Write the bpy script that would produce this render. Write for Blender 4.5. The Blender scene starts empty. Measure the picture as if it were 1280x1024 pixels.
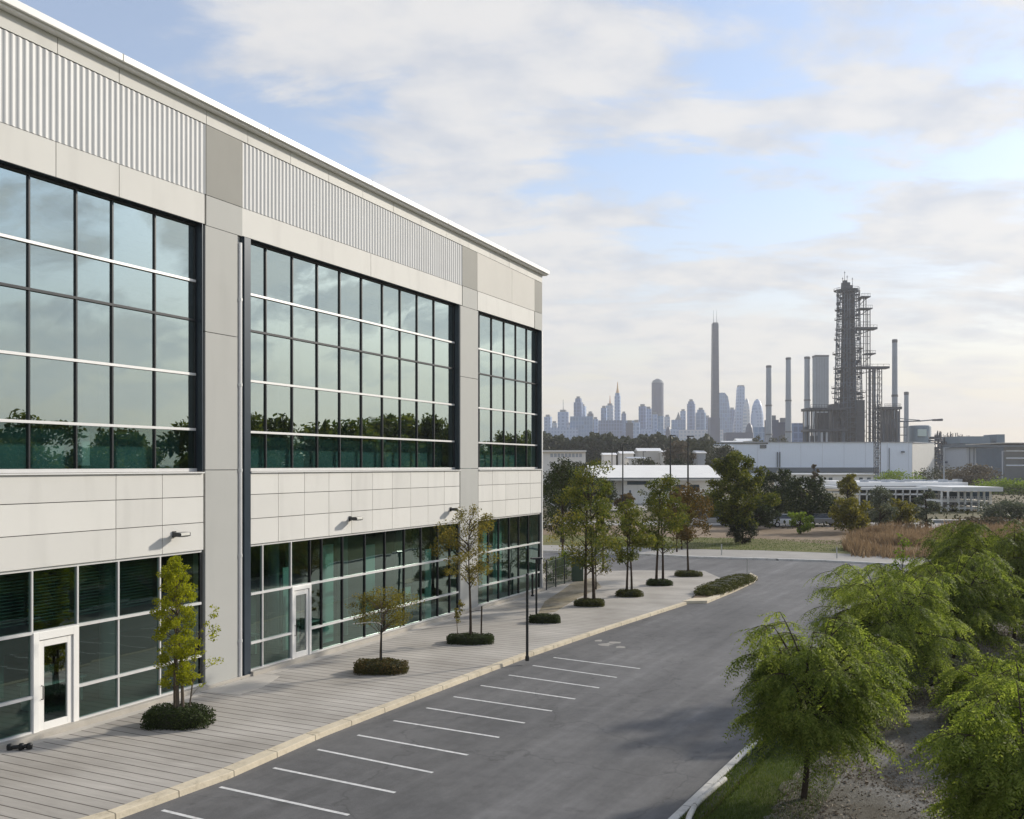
# Recreated photograph: office building beside a parking lot, refinery and skyline beyond
SUNH = (1.6, 1.0); SUN_ELEV = 23.0; SUN_E = 3.1; SKY_S = .13; EXPO = 0.68
HAZE = .00019
CL_SC = 2.3; CL_OFF = (5.42, 0.55, 0); CL_K = 3.95
CLOUD_L = (1.08, 1.05, 1.01); CLOUD_D = (.76, .80, .88); VEIL_C = (1.06, .885, .64)
import bpy, math, random
import numpy as np
from mathutils import Vector, Matrix
sc = bpy.context.scene
COL = sc.collection
R = math.radians
random.seed(7)
rng = np.random.default_rng(11)

# ------------------------------------------------------------------ camera maths
FPX, HY, CXP, CAMH = 1180.0, 582.0, 640.0, 7.0
def G(px, py, z=0.0):
    """world point at height z seen at photo pixel (px, py) of the 1280 x 1024 photo"""
    Y = (CAMH - z) * FPX / (py - HY)
    return Vector(((px - CXP) / FPX * Y, Y, z))
def AT(px, py, Y):
    return Vector(((px - CXP) / FPX * Y, Y, CAMH + (HY - py) * Y / FPX))
def XA(px, Y): return (px - CXP) / FPX * Y
def ZA(py, Y): return CAMH + (HY - py) * Y / FPX

# facade frame: t along the facade, e out of it
DX, DY = 572 / math.hypot(572, 1180), 1180 / math.hypot(572, 1180)
DV = Vector((DX, DY, 0)); NV = Vector((DY, -DX, 0))
P0 = G(0, 936)
def F(t, z, e=0.0):
    return P0 + DV * t + NV * e + Vector((0, 0, z))
def tpx(px):
    return (P0.y * 1212 / (1212 - px) - P0.y) / DY

# ------------------------------------------------------------------ mesh builder
class MB:
    def __init__(s): s.v = []; s.f = []
    def add(s, vs, fs):
        n = len(s.v); s.v += [tuple(v) for v in vs]; s.f += [tuple(i + n for i in f) for f in fs]; return s
    def hexa(s, p):
        """p: 8 points, bottom ring 0-3 (ccw from above), top ring 4-7"""
        return s.add(p, [(3, 2, 1, 0), (4, 5, 6, 7), (0, 1, 5, 4), (1, 2, 6, 5), (2, 3, 7, 6), (3, 0, 4, 7)])
    def box(s, c, size, rz=0.0):
        hx, hy, hz = size[0] / 2, size[1] / 2, size[2] / 2
        ca, sa = math.cos(rz), math.sin(rz)
        P = []
        for z in (-hz, hz):
            for x, y in ((-hx, -hy), (hx, -hy), (hx, hy), (-hx, hy)):
                P.append((c[0] + x * ca - y * sa, c[1] + x * sa + y * ca, c[2] + z))
        return s.hexa(P)
    def fbox(s, t0, t1, z0, z1, e0, e1, sl=0.0, sl0=None):
        """box in the facade frame; tops slope by sl per metre of t (sl0: same for the bottoms)"""
        sb = 0.0 if sl0 is None else sl0
        return s.hexa([F(t0, z0 + sb * t0, e1), F(t1, z0 + sb * t1, e1), F(t1, z0 + sb * t1, e0), F(t0, z0 + sb * t0, e0),
                       F(t0, z1 + sl * t0, e1), F(t1, z1 + sl * t1, e1), F(t1, z1 + sl * t1, e0), F(t0, z1 + sl * t0, e0)])
    def prism(s, poly, z0, z1):
        n = len(poly)
        vs = [(p[0], p[1], z0) for p in poly] + [(p[0], p[1], z1) for p in poly]
        a = sum(poly[i][0] * poly[(i + 1) % n][1] - poly[(i + 1) % n][0] * poly[i][1] for i in range(n))
        fs = [tuple(range(n - 1, -1, -1)), tuple(range(n, 2 * n))] + [(i, (i + 1) % n, n + (i + 1) % n, n + i) for i in range(n)]
        if a < 0: fs = [tuple(reversed(f)) for f in fs]
        return s.add(vs, fs)
    def sheet(s, poly, z):
        a = sum(poly[i][0] * poly[(i + 1) % len(poly)][1] - poly[(i + 1) % len(poly)][0] * poly[i][1] for i in range(len(poly)))
        f = tuple(range(len(poly)))
        return s.add([(p[0], p[1], z) for p in poly], [f if a > 0 else tuple(reversed(f))])
    def tube(s, pts, rad, n=8, cap=True):
        pts = [Vector(p) for p in pts]
        if not hasattr(rad, '__len__'): rad = [rad] * len(pts)
        base = len(s.v); up = None
        for i, p in enumerate(pts):
            d = (pts[min(i + 1, len(pts) - 1)] - pts[max(i - 1, 0)]).normalized()
            if up is None:
                up = Vector((1, 0, 0)) if abs(d.x) < .8 else Vector((0, 1, 0))
            a = d.cross(up).normalized(); b = d.cross(a).normalized()
            for k in range(n):
                q = p + (a * math.cos(2 * math.pi * k / n) + b * math.sin(2 * math.pi * k / n)) * rad[i]
                s.v.append(tuple(q))
        for i in range(len(pts) - 1):
            for k in range(n):
                k2 = (k + 1) % n
                s.f.append((base + i * n + k2, base + i * n + k, base + (i + 1) * n + k, base + (i + 1) * n + k2))
        if cap:
            s.f.append(tuple(base + k for k in range(n)))
            s.f.append(tuple(base + (len(pts) - 1) * n + k for k in reversed(range(n))))
        return s
    def lathe(s, c, prof, n=16, sx=1.0, sy=1.0):
        base = len(s.v)
        for r, z in prof:
            for k in range(n):
                a = 2 * math.pi * k / n
                s.v.append((c[0] + r * sx * math.cos(a), c[1] + r * sy * math.sin(a), c[2] + z))
        for i in range(len(prof) - 1):
            for k in range(n):
                k2 = (k + 1) % n
                s.f.append((base + i * n + k, base + i * n + k2, base + (i + 1) * n + k2, base + (i + 1) * n + k))
        s.f.append(tuple(base + k for k in reversed(range(n))))
        s.f.append(tuple(base + (len(prof) - 1) * n + k for k in range(n)))
        return s
    def build(s, name, mat, parent=None, origin=(0, 0, 0), smooth=False, bevel=0):
        o = Vector(origin)
        me = bpy.data.meshes.new(name)
        me.from_pydata([(v[0] - o.x, v[1] - o.y, v[2] - o.z) for v in s.v], [], s.f)
        me.materials.append(mat)
        if smooth:
            me.polygons.foreach_set('use_smooth', [True] * len(me.polygons))
        me.update()
        ob = bpy.data.objects.new(name, me); COL.objects.link(ob)
        if parent is not None: ob.parent = parent
        else: ob.location = o
        if smooth:
            m = ob.modifiers.new('es', 'EDGE_SPLIT'); m.split_angle = R(40)
        if bevel:
            m = ob.modifiers.new('bv', 'BEVEL'); m.width = bevel; m.segments = 2; m.limit_method = 'ANGLE'
        return ob

def npmesh(name, V, n_per, mat, parent=None):
    """V: (faces, n_per, 3) array of loose faces"""
    V = np.asarray(V, dtype=np.float32); nf = V.shape[0]
    me = bpy.data.meshes.new(name)
    me.vertices.add(nf * n_per); me.vertices.foreach_set('co', V.reshape(-1))
    me.loops.add(nf * n_per); me.loops.foreach_set('vertex_index', np.arange(nf * n_per, dtype=np.int32))
    me.polygons.add(nf); me.polygons.foreach_set('loop_start', np.arange(0, nf * n_per, n_per, dtype=np.int32))
    me.polygons.foreach_set('loop_total', np.full(nf, n_per, dtype=np.int32))
    me.update(calc_edges=True); me.materials.append(mat)
    ob = bpy.data.objects.new(name, me); COL.objects.link(ob)
    if parent is not None: ob.parent = parent
    return ob

def tag(o, label=None, cat=None, group=None, kind=None):
    if label: o['label'] = label
    if cat: o['category'] = cat
    if group: o['group'] = group
    if kind: o['kind'] = kind
    return o
def thing(name, label, cat, loc=(0, 0, 0), group=None):
    o = bpy.data.objects.new(name, None); COL.objects.link(o); o.location = loc; o.empty_display_size = .3
    return tag(o, label, cat, group)
def dup(root, loc, rz, scale, label, group=None):
    r = root.copy(); COL.objects.link(r); r.location = loc; r.rotation_euler = (0, 0, rz); r.scale = scale
    r['label'] = label
    if group: r['group'] = group
    for ch in list(root.children):
        c = ch.copy(); COL.objects.link(c); c.parent = r
        for g in ch.children:
            d = g.copy(); COL.objects.link(d); d.parent = c
    return r

# ------------------------------------------------------------------ materials
def newmat(name):
    m = bpy.data.materials.new(name); m.use_nodes = True
    nt = m.node_tree; nt.nodes.clear()
    out = nt.nodes.new('ShaderNodeOutputMaterial')
    return m, nt, out
def N(nt, typ, **kw):
    n = nt.nodes.new(typ)
    for k, v in kw.items():
        if k.startswith('i_'): n.inputs[k[2:].replace('_', ' ')].default_value = v
        else: setattr(n, k, v)
    return n
def L(nt, a, b): nt.links.new(a, b)
def ramp(nt, fac, stops, interp='LINEAR'):
    r = nt.nodes.new('ShaderNodeValToRGB'); r.color_ramp.interpolation = interp
    while len(r.color_ramp.elements) > 1: r.color_ramp.elements.remove(r.color_ramp.elements[0])
    r.color_ramp.elements[0].position = stops[0][0]; r.color_ramp.elements[0].color = (*stops[0][1], 1)
    for p, c in stops[1:]:
        e = r.color_ramp.elements.new(p); e.color = (*c, 1)
    if fac is not None: L(nt, fac, r.inputs[0])
    return r
def mul(c, k): return tuple(min(1, x * k) for x in c)
def surf(name, col, rough=.6, metal=0.0, var=.12, scale=2.0, bump=0.0, bscale=40.0, spec=.5, stretch=None, grime=0.0, coat=0.0, island=0.0):
    """plain surface with slight tonal variation, optional bump and streaky wear"""
    m, nt, out = newmat(name)
    b = N(nt, 'ShaderNodeBsdfPrincipled'); b.inputs['Roughness'].default_value = rough; b.inputs['Metallic'].default_value = metal
    b.inputs['Specular IOR Level'].default_value = spec
    if coat: b.inputs['Coat Weight'].default_value = coat
    tc = N(nt, 'ShaderNodeTexCoord')
    src = tc.outputs['Object']
    if stretch:
        mp = N(nt, 'ShaderNodeMapping'); mp.inputs['Scale'].default_value = stretch; L(nt, src, mp.inputs[0]); src = mp.outputs[0]
    n1 = N(nt, 'ShaderNodeTexNoise'); n1.inputs['Scale'].default_value = scale; n1.inputs['Detail'].default_value = 6; n1.inputs['Roughness'].default_value = .65
    L(nt, src, n1.inputs['Vector'])
    rp = ramp(nt, n1.outputs['Fac'], [(.25, mul(col, 1 - var)), (.75, mul(col, 1 + var))])
    L(nt, rp.outputs[0], b.inputs['Base Color'])
    if grime:
        n3 = N(nt, 'ShaderNodeTexNoise'); n3.inputs['Scale'].default_value = 1.0; n3.inputs['Detail'].default_value = 5
        mp = N(nt, 'ShaderNodeMapping'); mp.inputs['Scale'].default_value = (1.4, 1.4, .22); L(nt, tc.outputs['Object'], mp.inputs[0]); L(nt, mp.outputs[0], n3.inputs['Vector'])
        g = ramp(nt, n3.outputs['Fac'], [(.52, (1, 1, 1)), (.8, (1 - grime,) * 3)])
        mx = N(nt, 'ShaderNodeMix', data_type='RGBA', blend_type='MULTIPLY'); mx.inputs[0].default_value = 1
        L(nt, rp.outputs[0], mx.inputs[6]); L(nt, g.outputs[0], mx.inputs[7]); L(nt, mx.outputs[2], b.inputs['Base Color'])
    if island:
        gi = N(nt, 'ShaderNodeNewGeometry'); ri_ = ramp(nt, gi.outputs['Random Per Island'], [(0, (1 - island,) * 3), (1, (1 + island,) * 3)])
        src_ = b.inputs['Base Color'].links[0].from_socket
        mx2 = N(nt, 'ShaderNodeMix', data_type='RGBA', blend_type='MULTIPLY'); mx2.inputs[0].default_value = 1
        L(nt, src_, mx2.inputs[6]); L(nt, ri_.outputs[0], mx2.inputs[7]); L(nt, mx2.outputs[2], b.inputs['Base Color'])
    if bump:
        n2 = N(nt, 'ShaderNodeTexNoise'); n2.inputs['Scale'].default_value = bscale; n2.inputs['Detail'].default_value = 4
        L(nt, tc.outputs['Object'], n2.inputs['Vector'])
        bp = N(nt, 'ShaderNodeBump'); bp.inputs['Strength'].default_value = bump; bp.inputs['Distance'].default_value = .02
        L(nt, n2.outputs['Fac'], bp.inputs['Height']); L(nt, bp.outputs[0], b.inputs['Normal'])
    L(nt, b.outputs[0], out.inputs[0])
    return m

def leafmat(name, cols, trans=.3, cl=1.3):
    """leaves: every leaf takes its own shade, clumps drift between the shades"""
    m, nt, out = newmat(name)
    g = N(nt, 'ShaderNodeNewGeometry'); tc = N(nt, 'ShaderNodeTexCoord')
    n1 = N(nt, 'ShaderNodeTexNoise'); n1.inputs['Scale'].default_value = cl; n1.inputs['Detail'].default_value = 3
    L(nt, tc.outputs['Object'], n1.inputs['Vector'])
    a = N(nt, 'ShaderNodeMath', operation='MULTIPLY_ADD'); a.inputs[1].default_value = .55; L(nt, g.outputs['Random Per Island'], a.inputs[0])
    b2 = N(nt, 'ShaderNodeMath', operation='MULTIPLY'); b2.inputs[1].default_value = .9; L(nt, n1.outputs['Fac'], b2.inputs[0])
    b3 = N(nt, 'ShaderNodeMath', operation='SUBTRACT'); b3.inputs[1].default_value = .22; L(nt, b2.outputs[0], b3.inputs[0])
    L(nt, b3.outputs[0], a.inputs[2])
    k = len(cols)
    rp = ramp(nt, a.outputs[0], [(.12 + .76 * i / (k - 1), c) for i, c in enumerate(cols)])
    p = N(nt, 'ShaderNodeBsdfPrincipled'); p.inputs['Roughness'].default_value = .6; p.inputs['Specular IOR Level'].default_value = .14
    t = N(nt, 'ShaderNodeBsdfTranslucent')
    hs = N(nt, 'ShaderNodeHueSaturation'); hs.inputs['Value'].default_value = 1.5; hs.inputs['Saturation'].default_value = 1.1
    L(nt, rp.outputs[0], p.inputs['Base Color']); L(nt, rp.outputs[0], hs.inputs['Color']); L(nt, hs.outputs[0], t.inputs[0])
    mx = N(nt, 'ShaderNodeMixShader'); mx.inputs[0].default_value = trans
    L(nt, p.outputs[0], mx.inputs[1]); L(nt, t.outputs[0], mx.inputs[2]); L(nt, mx.outputs[0], out.inputs[0])
    return m

def glassmat(name, tint, refl, rmin, rcol=(.86, .95, .93), rough=.004):
    """coated architectural glass: a mirror coat over a tinted, see-through pane"""
    m, nt, out = newmat(name)
    gl = N(nt, 'ShaderNodeBsdfGlossy'); gl.inputs['Roughness'].default_value = rough; gl.inputs['Color'].default_value = (*rcol, 1)
    tr = N(nt, 'ShaderNodeBsdfTransparent'); tr.inputs[0].default_value = (*tint, 1)
    lw = N(nt, 'ShaderNodeLayerWeight'); lw.inputs['Blend'].default_value = .35
    mr = N(nt, 'ShaderNodeMapRange'); mr.inputs['To Min'].default_value = rmin; mr.inputs['To Max'].default_value = refl
    L(nt, lw.outputs['Facing'], mr.inputs['Value'])
    mx = N(nt, 'ShaderNodeMixShader'); L(nt, mr.outputs[0], mx.inputs[0]); L(nt, tr.outputs[0], mx.inputs[1]); L(nt, gl.outputs[0], mx.inputs[2])
    tc = N(nt, 'ShaderNodeTexCoord'); nz = N(nt, 'ShaderNodeTexNoise'); nz.inputs['Scale'].default_value = .9; nz.inputs['Detail'].default_value = 1; L(nt, tc.outputs['Object'], nz.inputs['Vector'])
    bp = N(nt, 'ShaderNodeBump'); bp.inputs['Strength'].default_value = .09; bp.inputs['Distance'].default_value = .03; L(nt, nz.outputs['Fac'], bp.inputs['Height']); L(nt, bp.outputs[0], gl.inputs['Normal'])
    L(nt, mx.outputs[0], out.inputs[0])
    return m

def groundmat(name, cols, s1=.25, s2=4.0, rough=.9, bump=.5, bscale=30.0, pos=(.3, .7)):
    m, nt, out = newmat(name)
    b = N(nt, 'ShaderNodeBsdfPrincipled'); b.inputs['Roughness'].default_value = rough; b.inputs['Specular IOR Level'].default_value = .2
    g = N(nt, 'ShaderNodeNewGeometry')
    n1 = N(nt, 'ShaderNodeTexNoise'); n1.inputs['Scale'].default_value = s1; n1.inputs['Detail'].default_value = 8; n1.inputs['Roughness'].default_value = .7
    n2 = N(nt, 'ShaderNodeTexNoise'); n2.inputs['Scale'].default_value = s2; n2.inputs['Detail'].default_value = 8; n2.inputs['Roughness'].default_value = .7
    L(nt, g.outputs['Position'], n1.inputs['Vector']); L(nt, g.outputs['Position'], n2.inputs['Vector'])
    k = len(cols)
    r1 = ramp(nt, n1.outputs['Fac'], [(pos[0] + (pos[1] - pos[0]) * i / (k - 1), c) for i, c in enumerate(cols)])
    r2 = ramp(nt, n2.outputs['Fac'], [(.25, (.55,) * 3), (.75, (1.4,) * 3)])
    mx = N(nt, 'ShaderNodeMix', data_type='RGBA', blend_type='MULTIPLY'); mx.inputs[0].default_value = 1
    L(nt, r1.outputs[0], mx.inputs[6]); L(nt, r2.outputs[0], mx.inputs[7]); L(nt, mx.outputs[2], b.inputs['Base Color'])
    n3 = N(nt, 'ShaderNodeTexNoise'); n3.inputs['Scale'].default_value = bscale; n3.inputs['Detail'].default_value = 5; L(nt, g.outputs['Position'], n3.inputs['Vector'])
    bp = N(nt, 'ShaderNodeBump'); bp.inputs['Strength'].default_value = bump; bp.inputs['Distance'].default_value = .05
    L(nt, n3.outputs['Fac'], bp.inputs['Height']); L(nt, bp.outputs[0], b.inputs['Normal'])
    L(nt, b.outputs[0], out.inputs[0])
    return m

def deckmat():
    m, nt, out = newmat('deck_paving')
    b = N(nt, 'ShaderNodeBsdfPrincipled'); b.inputs['Roughness'].default_value = .8; b.inputs['Specular IOR Level'].default_value = .25
    g = N(nt, 'ShaderNodeNewGeometry')
    mp = N(nt, 'ShaderNodeMapping', vector_type='TEXTURE'); mp.inputs['Rotation'].default_value = (0, 0, math.atan2(NV.y, NV.x))
    L(nt, g.outputs['Position'], mp.inputs[0])
    br = N(nt, 'ShaderNodeTexBrick'); br.inputs['Scale'].default_value = 1
    br.inputs['Brick Width'].default_value = 31.0; br.inputs['Row Height'].default_value = .38; br.inputs['Mortar Size'].default_value = .020
    br.inputs['Mortar Smooth'].default_value = .3; br.inputs['Bias'].default_value = 0; br.offset = .37; br.squash = 1
    br.inputs['Color1'].default_value = (.41, .392, .365, 1); br.inputs['Color2'].default_value = (.45, .43, .40, 1); br.inputs['Mortar'].default_value = (.12, .11, .10, 1)
    L(nt, mp.outputs[0], br.inputs['Vector'])
    mp2 = N(nt, 'ShaderNodeMapping'); mp2.inputs['Scale'].default_value = (.5, 5, 1); L(nt, mp.outputs[0], mp2.inputs[0])
    n1 = N(nt, 'ShaderNodeTexNoise'); n1.inputs['Scale'].default_value = 1.6; n1.inputs['Detail'].default_value = 7; n1.inputs['Roughness'].default_value = .7; L(nt, mp2.outputs[0], n1.inputs['Vector'])
    r1 = ramp(nt, n1.outputs['Fac'], [(.25, (.82, .81, .80)), (.75, (1.16, 1.15, 1.14))])
    n2 = N(nt, 'ShaderNodeTexNoise'); n2.inputs['Scale'].default_value = .35; n2.inputs['Detail'].default_value = 5; L(nt, g.outputs['Position'], n2.inputs['Vector'])
    r2 = ramp(nt, n2.outputs['Fac'], [(.3, (.78, .77, .75)), (.7, (1.15, 1.15, 1.14))])
    m1 = N(nt, 'ShaderNodeMix', data_type='RGBA', blend_type='MULTIPLY'); m1.inputs[0].default_value = 1
    m2 = N(nt, 'ShaderNodeMix', data_type='RGBA', blend_type='MULTIPLY'); m2.inputs[0].default_value = 1
    L(nt, br.outputs['Color'], m1.inputs[6]); L(nt, r1.outputs[0], m1.inputs[7]); L(nt, m1.outputs[2], m2.inputs[6]); L(nt, r2.outputs[0], m2.inputs[7])
    L(nt, m2.outputs[2], b.inputs['Base Color'])
    bp = N(nt, 'ShaderNodeBump'); bp.inputs['Strength'].default_value = .6; bp.inputs['Distance'].default_value = .015; bp.invert = True
    L(nt, br.outputs['Fac'], bp.inputs['Height']); L(nt, bp.outputs[0], b.inputs['Normal'])
    L(nt, b.outputs[0], out.inputs[0])
    return m

def asphaltmat():
    m, nt, out = newmat('asphalt')
    b = N(nt, 'ShaderNodeBsdfPrincipled'); b.inputs['Roughness'].default_value = .75; b.inputs['Specular IOR Level'].default_value = .35
    g = N(nt, 'ShaderNodeNewGeometry')
    mp = N(nt, 'ShaderNodeMapping', vector_type='TEXTURE'); mp.inputs['Rotation'].default_value = (0, 0, math.atan2(.87, .49))
    L(nt, g.outputs['Position'], mp.inputs[0])
    mp2 = N(nt, 'ShaderNodeMapping'); mp2.inputs['Scale'].default_value = (.06, .9, 1); L(nt, mp.outputs[0], mp2.inputs[0])
    st = N(nt, 'ShaderNodeTexNoise'); st.inputs['Scale'].default_value = 1.3; st.inputs['Detail'].default_value = 6; st.inputs['Roughness'].default_value = .6; L(nt, mp2.outputs[0], st.inputs['Vector'])
    la = N(nt, 'ShaderNodeTexNoise'); la.inputs['Scale'].default_value = .16; la.inputs['Detail'].default_value = 7; la.inputs['Roughness'].default_value = .6; L(nt, g.outputs['Position'], la.inputs['Vector'])
    fi = N(nt, 'ShaderNodeTexNoise'); fi.inputs['Scale'].default_value = 60; fi.inputs['Detail'].default_value = 3; L(nt, g.outputs['Position'], fi.inputs['Vector'])
    r0 = ramp(nt, la.outputs['Fac'], [(.3, (.105, .105, .107)), (.5, (.133, .132, .133)), (.7, (.168, .166, .165))])
    r1 = ramp(nt, st.outputs['Fac'], [(.3, (.72,) * 3), (.55, (1,) * 3), (.72, (1.32,) * 3)])
    r2 = ramp(nt, fi.outputs['Fac'], [(.3, (.8,) * 3), (.7, (1.22,) * 3)])
    m1 = N(nt, 'ShaderNodeMix', data_type='RGBA', blend_type='MULTIPLY'); m1.inputs[0].default_value = 1
    m2 = N(nt, 'ShaderNodeMix', data_type='RGBA', blend_type='MULTIPLY'); m2.inputs[0].default_value = 1
    L(nt, r0.outputs[0], m1.inputs[6]); L(nt, r1.outputs[0], m1.inputs[7]); L(nt, m1.outputs[2], m2.inputs[6]); L(nt, r2.outputs[0], m2.inputs[7])
    # mid-size mottling, oil drips and hairline cracks
    me_ = N(nt, 'ShaderNodeTexNoise'); me_.inputs['Scale'].default_value = 2.4; me_.inputs['Detail'].default_value = 9; me_.inputs['Roughness'].default_value = .75; L(nt, g.outputs['Position'], me_.inputs['Vector'])
    r3 = ramp(nt, me_.outputs['Fac'], [(.25, (.78,) * 3), (.5, (1,) * 3), (.75, (1.22,) * 3)])
    wv = N(nt, 'ShaderNodeTexNoise'); wv.inputs['Scale'].default_value = .55; wv.inputs['Detail'].default_value = 4; L(nt, g.outputs['Position'], wv.inputs['Vector'])
    va = N(nt, 'ShaderNodeVectorMath', operation='MULTIPLY_ADD'); va.inputs[1].default_value = (2.6, 2.6, 2.6); L(nt, wv.outputs['Color'], va.inputs[0]); L(nt, g.outputs['Position'], va.inputs[2])
    vo = N(nt, 'ShaderNodeTexVoronoi', feature='DISTANCE_TO_EDGE'); vo.inputs['Scale'].default_value = .17; L(nt, va.outputs[0], vo.inputs['Vector'])
    r4 = ramp(nt, vo.outputs['Distance'], [(.0, (.74,) * 3), (.0025, (.84,) * 3), (.006, (1,) * 3)])
    sp_ = N(nt, 'ShaderNodeTexVoronoi'); sp_.inputs['Scale'].default_value = .62; L(nt, va.outputs[0], sp_.inputs['Vector'])
    r5 = ramp(nt, sp_.outputs['Distance'], [(.03, (.66,) * 3), (.13, (1,) * 3)])
    prev = m2.outputs[2]
    for rr_ in (r3, r4, r5):
        q = N(nt, 'ShaderNodeMix', data_type='RGBA', blend_type='MULTIPLY'); q.inputs[0].default_value = 1; L(nt, prev, q.inputs[6]); L(nt, rr_.outputs[0], q.inputs[7]); prev = q.outputs[2]
    L(nt, prev, b.inputs['Base Color'])
    bp = N(nt, 'ShaderNodeBump'); bp.inputs['Strength'].default_value = .3; bp.inputs['Distance'].default_value = .01
    L(nt, fi.outputs['Fac'], bp.inputs['Height']); L(nt, bp.outputs[0], b.inputs['Normal'])
    L(nt, b.outputs[0], out.inputs[0])
    return m

def kerbmat(name, col):
    """cast kerb stones with joints, chips and gutter stains"""
    m, nt, out = newmat(name)
    b = N(nt, 'ShaderNodeBsdfPrincipled'); b.inputs['Roughness'].default_value = .85; b.inputs['Specular IOR Level'].default_value = .2
    g = N(nt, 'ShaderNodeNewGeometry')
    mp = N(nt, 'ShaderNodeMapping', vector_type='TEXTURE'); mp.inputs['Rotation'].default_value = (0, 0, math.atan2(.86, .5)); L(nt, g.outputs['Position'], mp.inputs[0])
    br = N(nt, 'ShaderNodeTexBrick'); br.offset = 0; br.inputs['Scale'].default_value = 1; br.inputs['Brick Width'].default_value = 1.55; br.inputs['Row Height'].default_value = 400; br.inputs['Mortar Size'].default_value = .018
    br.inputs['Color1'].default_value = (*mul(col, .93), 1); br.inputs['Color2'].default_value = (*mul(col, 1.06), 1); br.inputs['Mortar'].default_value = (*mul(col, .42), 1)
    L(nt, mp.outputs[0], br.inputs['Vector'])
    n1 = N(nt, 'ShaderNodeTexNoise'); n1.inputs['Scale'].default_value = 2.2; n1.inputs['Detail'].default_value = 8; n1.inputs['Roughness'].default_value = .72; L(nt, g.outputs['Position'], n1.inputs['Vector'])
    r1 = ramp(nt, n1.outputs['Fac'], [(.28, (.62, .60, .57)), (.46, (.95,) * 3), (.75, (1.14,) * 3)])
    mx = N(nt, 'ShaderNodeMix', data_type='RGBA', blend_type='MULTIPLY'); mx.inputs[0].default_value = 1; L(nt, br.outputs['Color'], mx.inputs[6]); L(nt, r1.outputs[0], mx.inputs[7]); L(nt, mx.outputs[2], b.inputs['Base Color'])
    bp = N(nt, 'ShaderNodeBump'); bp.inputs['Strength'].default_value = .5; bp.inputs['Distance'].default_value = .02; n2 = N(nt, 'ShaderNodeTexNoise'); n2.inputs['Scale'].default_value = 22; n2.inputs['Detail'].default_value = 5
    L(nt, g.outputs['Position'], n2.inputs['Vector']); L(nt, n2.outputs['Fac'], bp.inputs['Height']); L(nt, bp.outputs[0], b.inputs['Normal'])
    L(nt, b.outputs[0], out.inputs[0])
    return m

def towermat(name, wall, glass, fh=7.0, fw=5.0, mort=.25, rough=.45):
    """far tower: storeys and bays as a grid of glass and wall"""
    m, nt, out = newmat(name)
    b = N(nt, 'ShaderNodeBsdfPrincipled'); b.inputs['Roughness'].default_value = rough
    tc = N(nt, 'ShaderNodeTexCoord'); sp = N(nt, 'ShaderNodeSeparateXYZ'); L(nt, tc.outputs['Object'], sp.inputs[0])
    ad = N(nt, 'ShaderNodeMath', operation='ADD'); L(nt, sp.outputs[0], ad.inputs[0]); L(nt, sp.outputs[1], ad.inputs[1])
    cb = N(nt, 'ShaderNodeCombineXYZ'); L(nt, ad.outputs[0], cb.inputs[0]); L(nt, sp.outputs[2], cb.inputs[1])
    br = N(nt, 'ShaderNodeTexBrick'); br.offset = 0; br.inputs['Scale'].default_value = 1; br.inputs['Brick Width'].default_value = fw; br.inputs['Row Height'].default_value = fh
    br.inputs['Mortar Size'].default_value = mort * 3; br.inputs['Color1'].default_value = (*glass, 1); br.inputs['Color2'].default_value = (*mul(glass, 1.5), 1); br.inputs['Mortar'].default_value = (*wall, 1)
    L(nt, cb.outputs[0], br.inputs['Vector']); L(nt, br.outputs['Color'], b.inputs['Base Color'])
    L(nt, b.outputs[0], out.inputs[0])
    return m

M = {}
M['cream'] = surf('cream_panel', (.655, .646, .610), .6, 0, .025, .9, spec=.15, grime=.11, island=.045)
M['cream_dark'] = surf('panel_backing', (.16, .15, .14), .7)
M['white'] = surf('white_coated_metal', (.84, .83, .80), .35, 0, .03, 1.5)
M['corr'] = surf('corrugated_silver', (.60, .605, .60), .5, .0, .04, .8, spec=.2, grime=.06)
M['smooth'] = surf('smooth_band_panel', (.56, .545, .505), .6, 0, .03, .8, spec=.15, grime=.05)
M['grey'] = surf('grey_pilaster', (.435, .437, .415), .6, 0, .03, .8, spec=.15, grime=.08)
M['dgrey'] = surf('dark_grey_panel', (.285, .282, .258), .6, .0, .04, .8, spec=.15, grime=.05)
M['navy'] = surf('shaded_navy_metal', (.034, .05, .068), .28, .2, .15, 1.5, spec=.6)  # metal colour darkened for the shaded reveals and slot
M['alu'] = surf('silver_aluminium', (.72, .72, .71), .35, .25, .04, 3)
M['dark'] = surf('dark_bronze_frame', (.03, .034, .038), .35, .3, .1, 3)
M['concrete'] = surf('pale_concrete', (.45, .42, .37), .85, 0, .14, 1.5, .4, 30, .2, grime=.15)
M['kerb'] = kerbmat('cream_kerb', (.63, .555, .42))
M['wkerb'] = kerbmat('white_kerb', (.60, .59, .56))
M['paint'] = surf('white_road_paint', (.64, .64, .63), .7, 0, .3, 7, spec=.2)
M['black'] = surf('black_metal', (.015, .017, .018), .4, .3, .1, 4)
M['lens'] = surf('lamp_lens', (.75, .74, .68), .2, 0, .05, 5)
M['int_wall'] = surf('interior_wall', (.10, .16, .15), .8, 0, .1, .7)
M['int_floor'] = surf('interior_floor', (.10, .12, .115), .6, 0, .1, 1)
M['int_ceiling'] = surf('interior_ceiling', (.30, .33, .32), .8, 0, .05, 1)
M['teal_board'] = surf('teal_fill', (.10, .22, .215), .6, 0, .25, .9)
M['int_board'] = surf('pale_board', (.55, .66, .63), .6, 0, .05, 1)
M['bark'] = surf('bark', (.055, .042, .032), .9, 0, .35, 9, .8, 40, .1)
M['bark_pale'] = surf('bark_pale', (.13, .105, .08), .9, 0, .3, 9, .8, 40, .1)
M['glass_up'] = glassmat('upper_glass', (.12, .23, .22), .90, .54, (.61, .735, .745))
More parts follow.
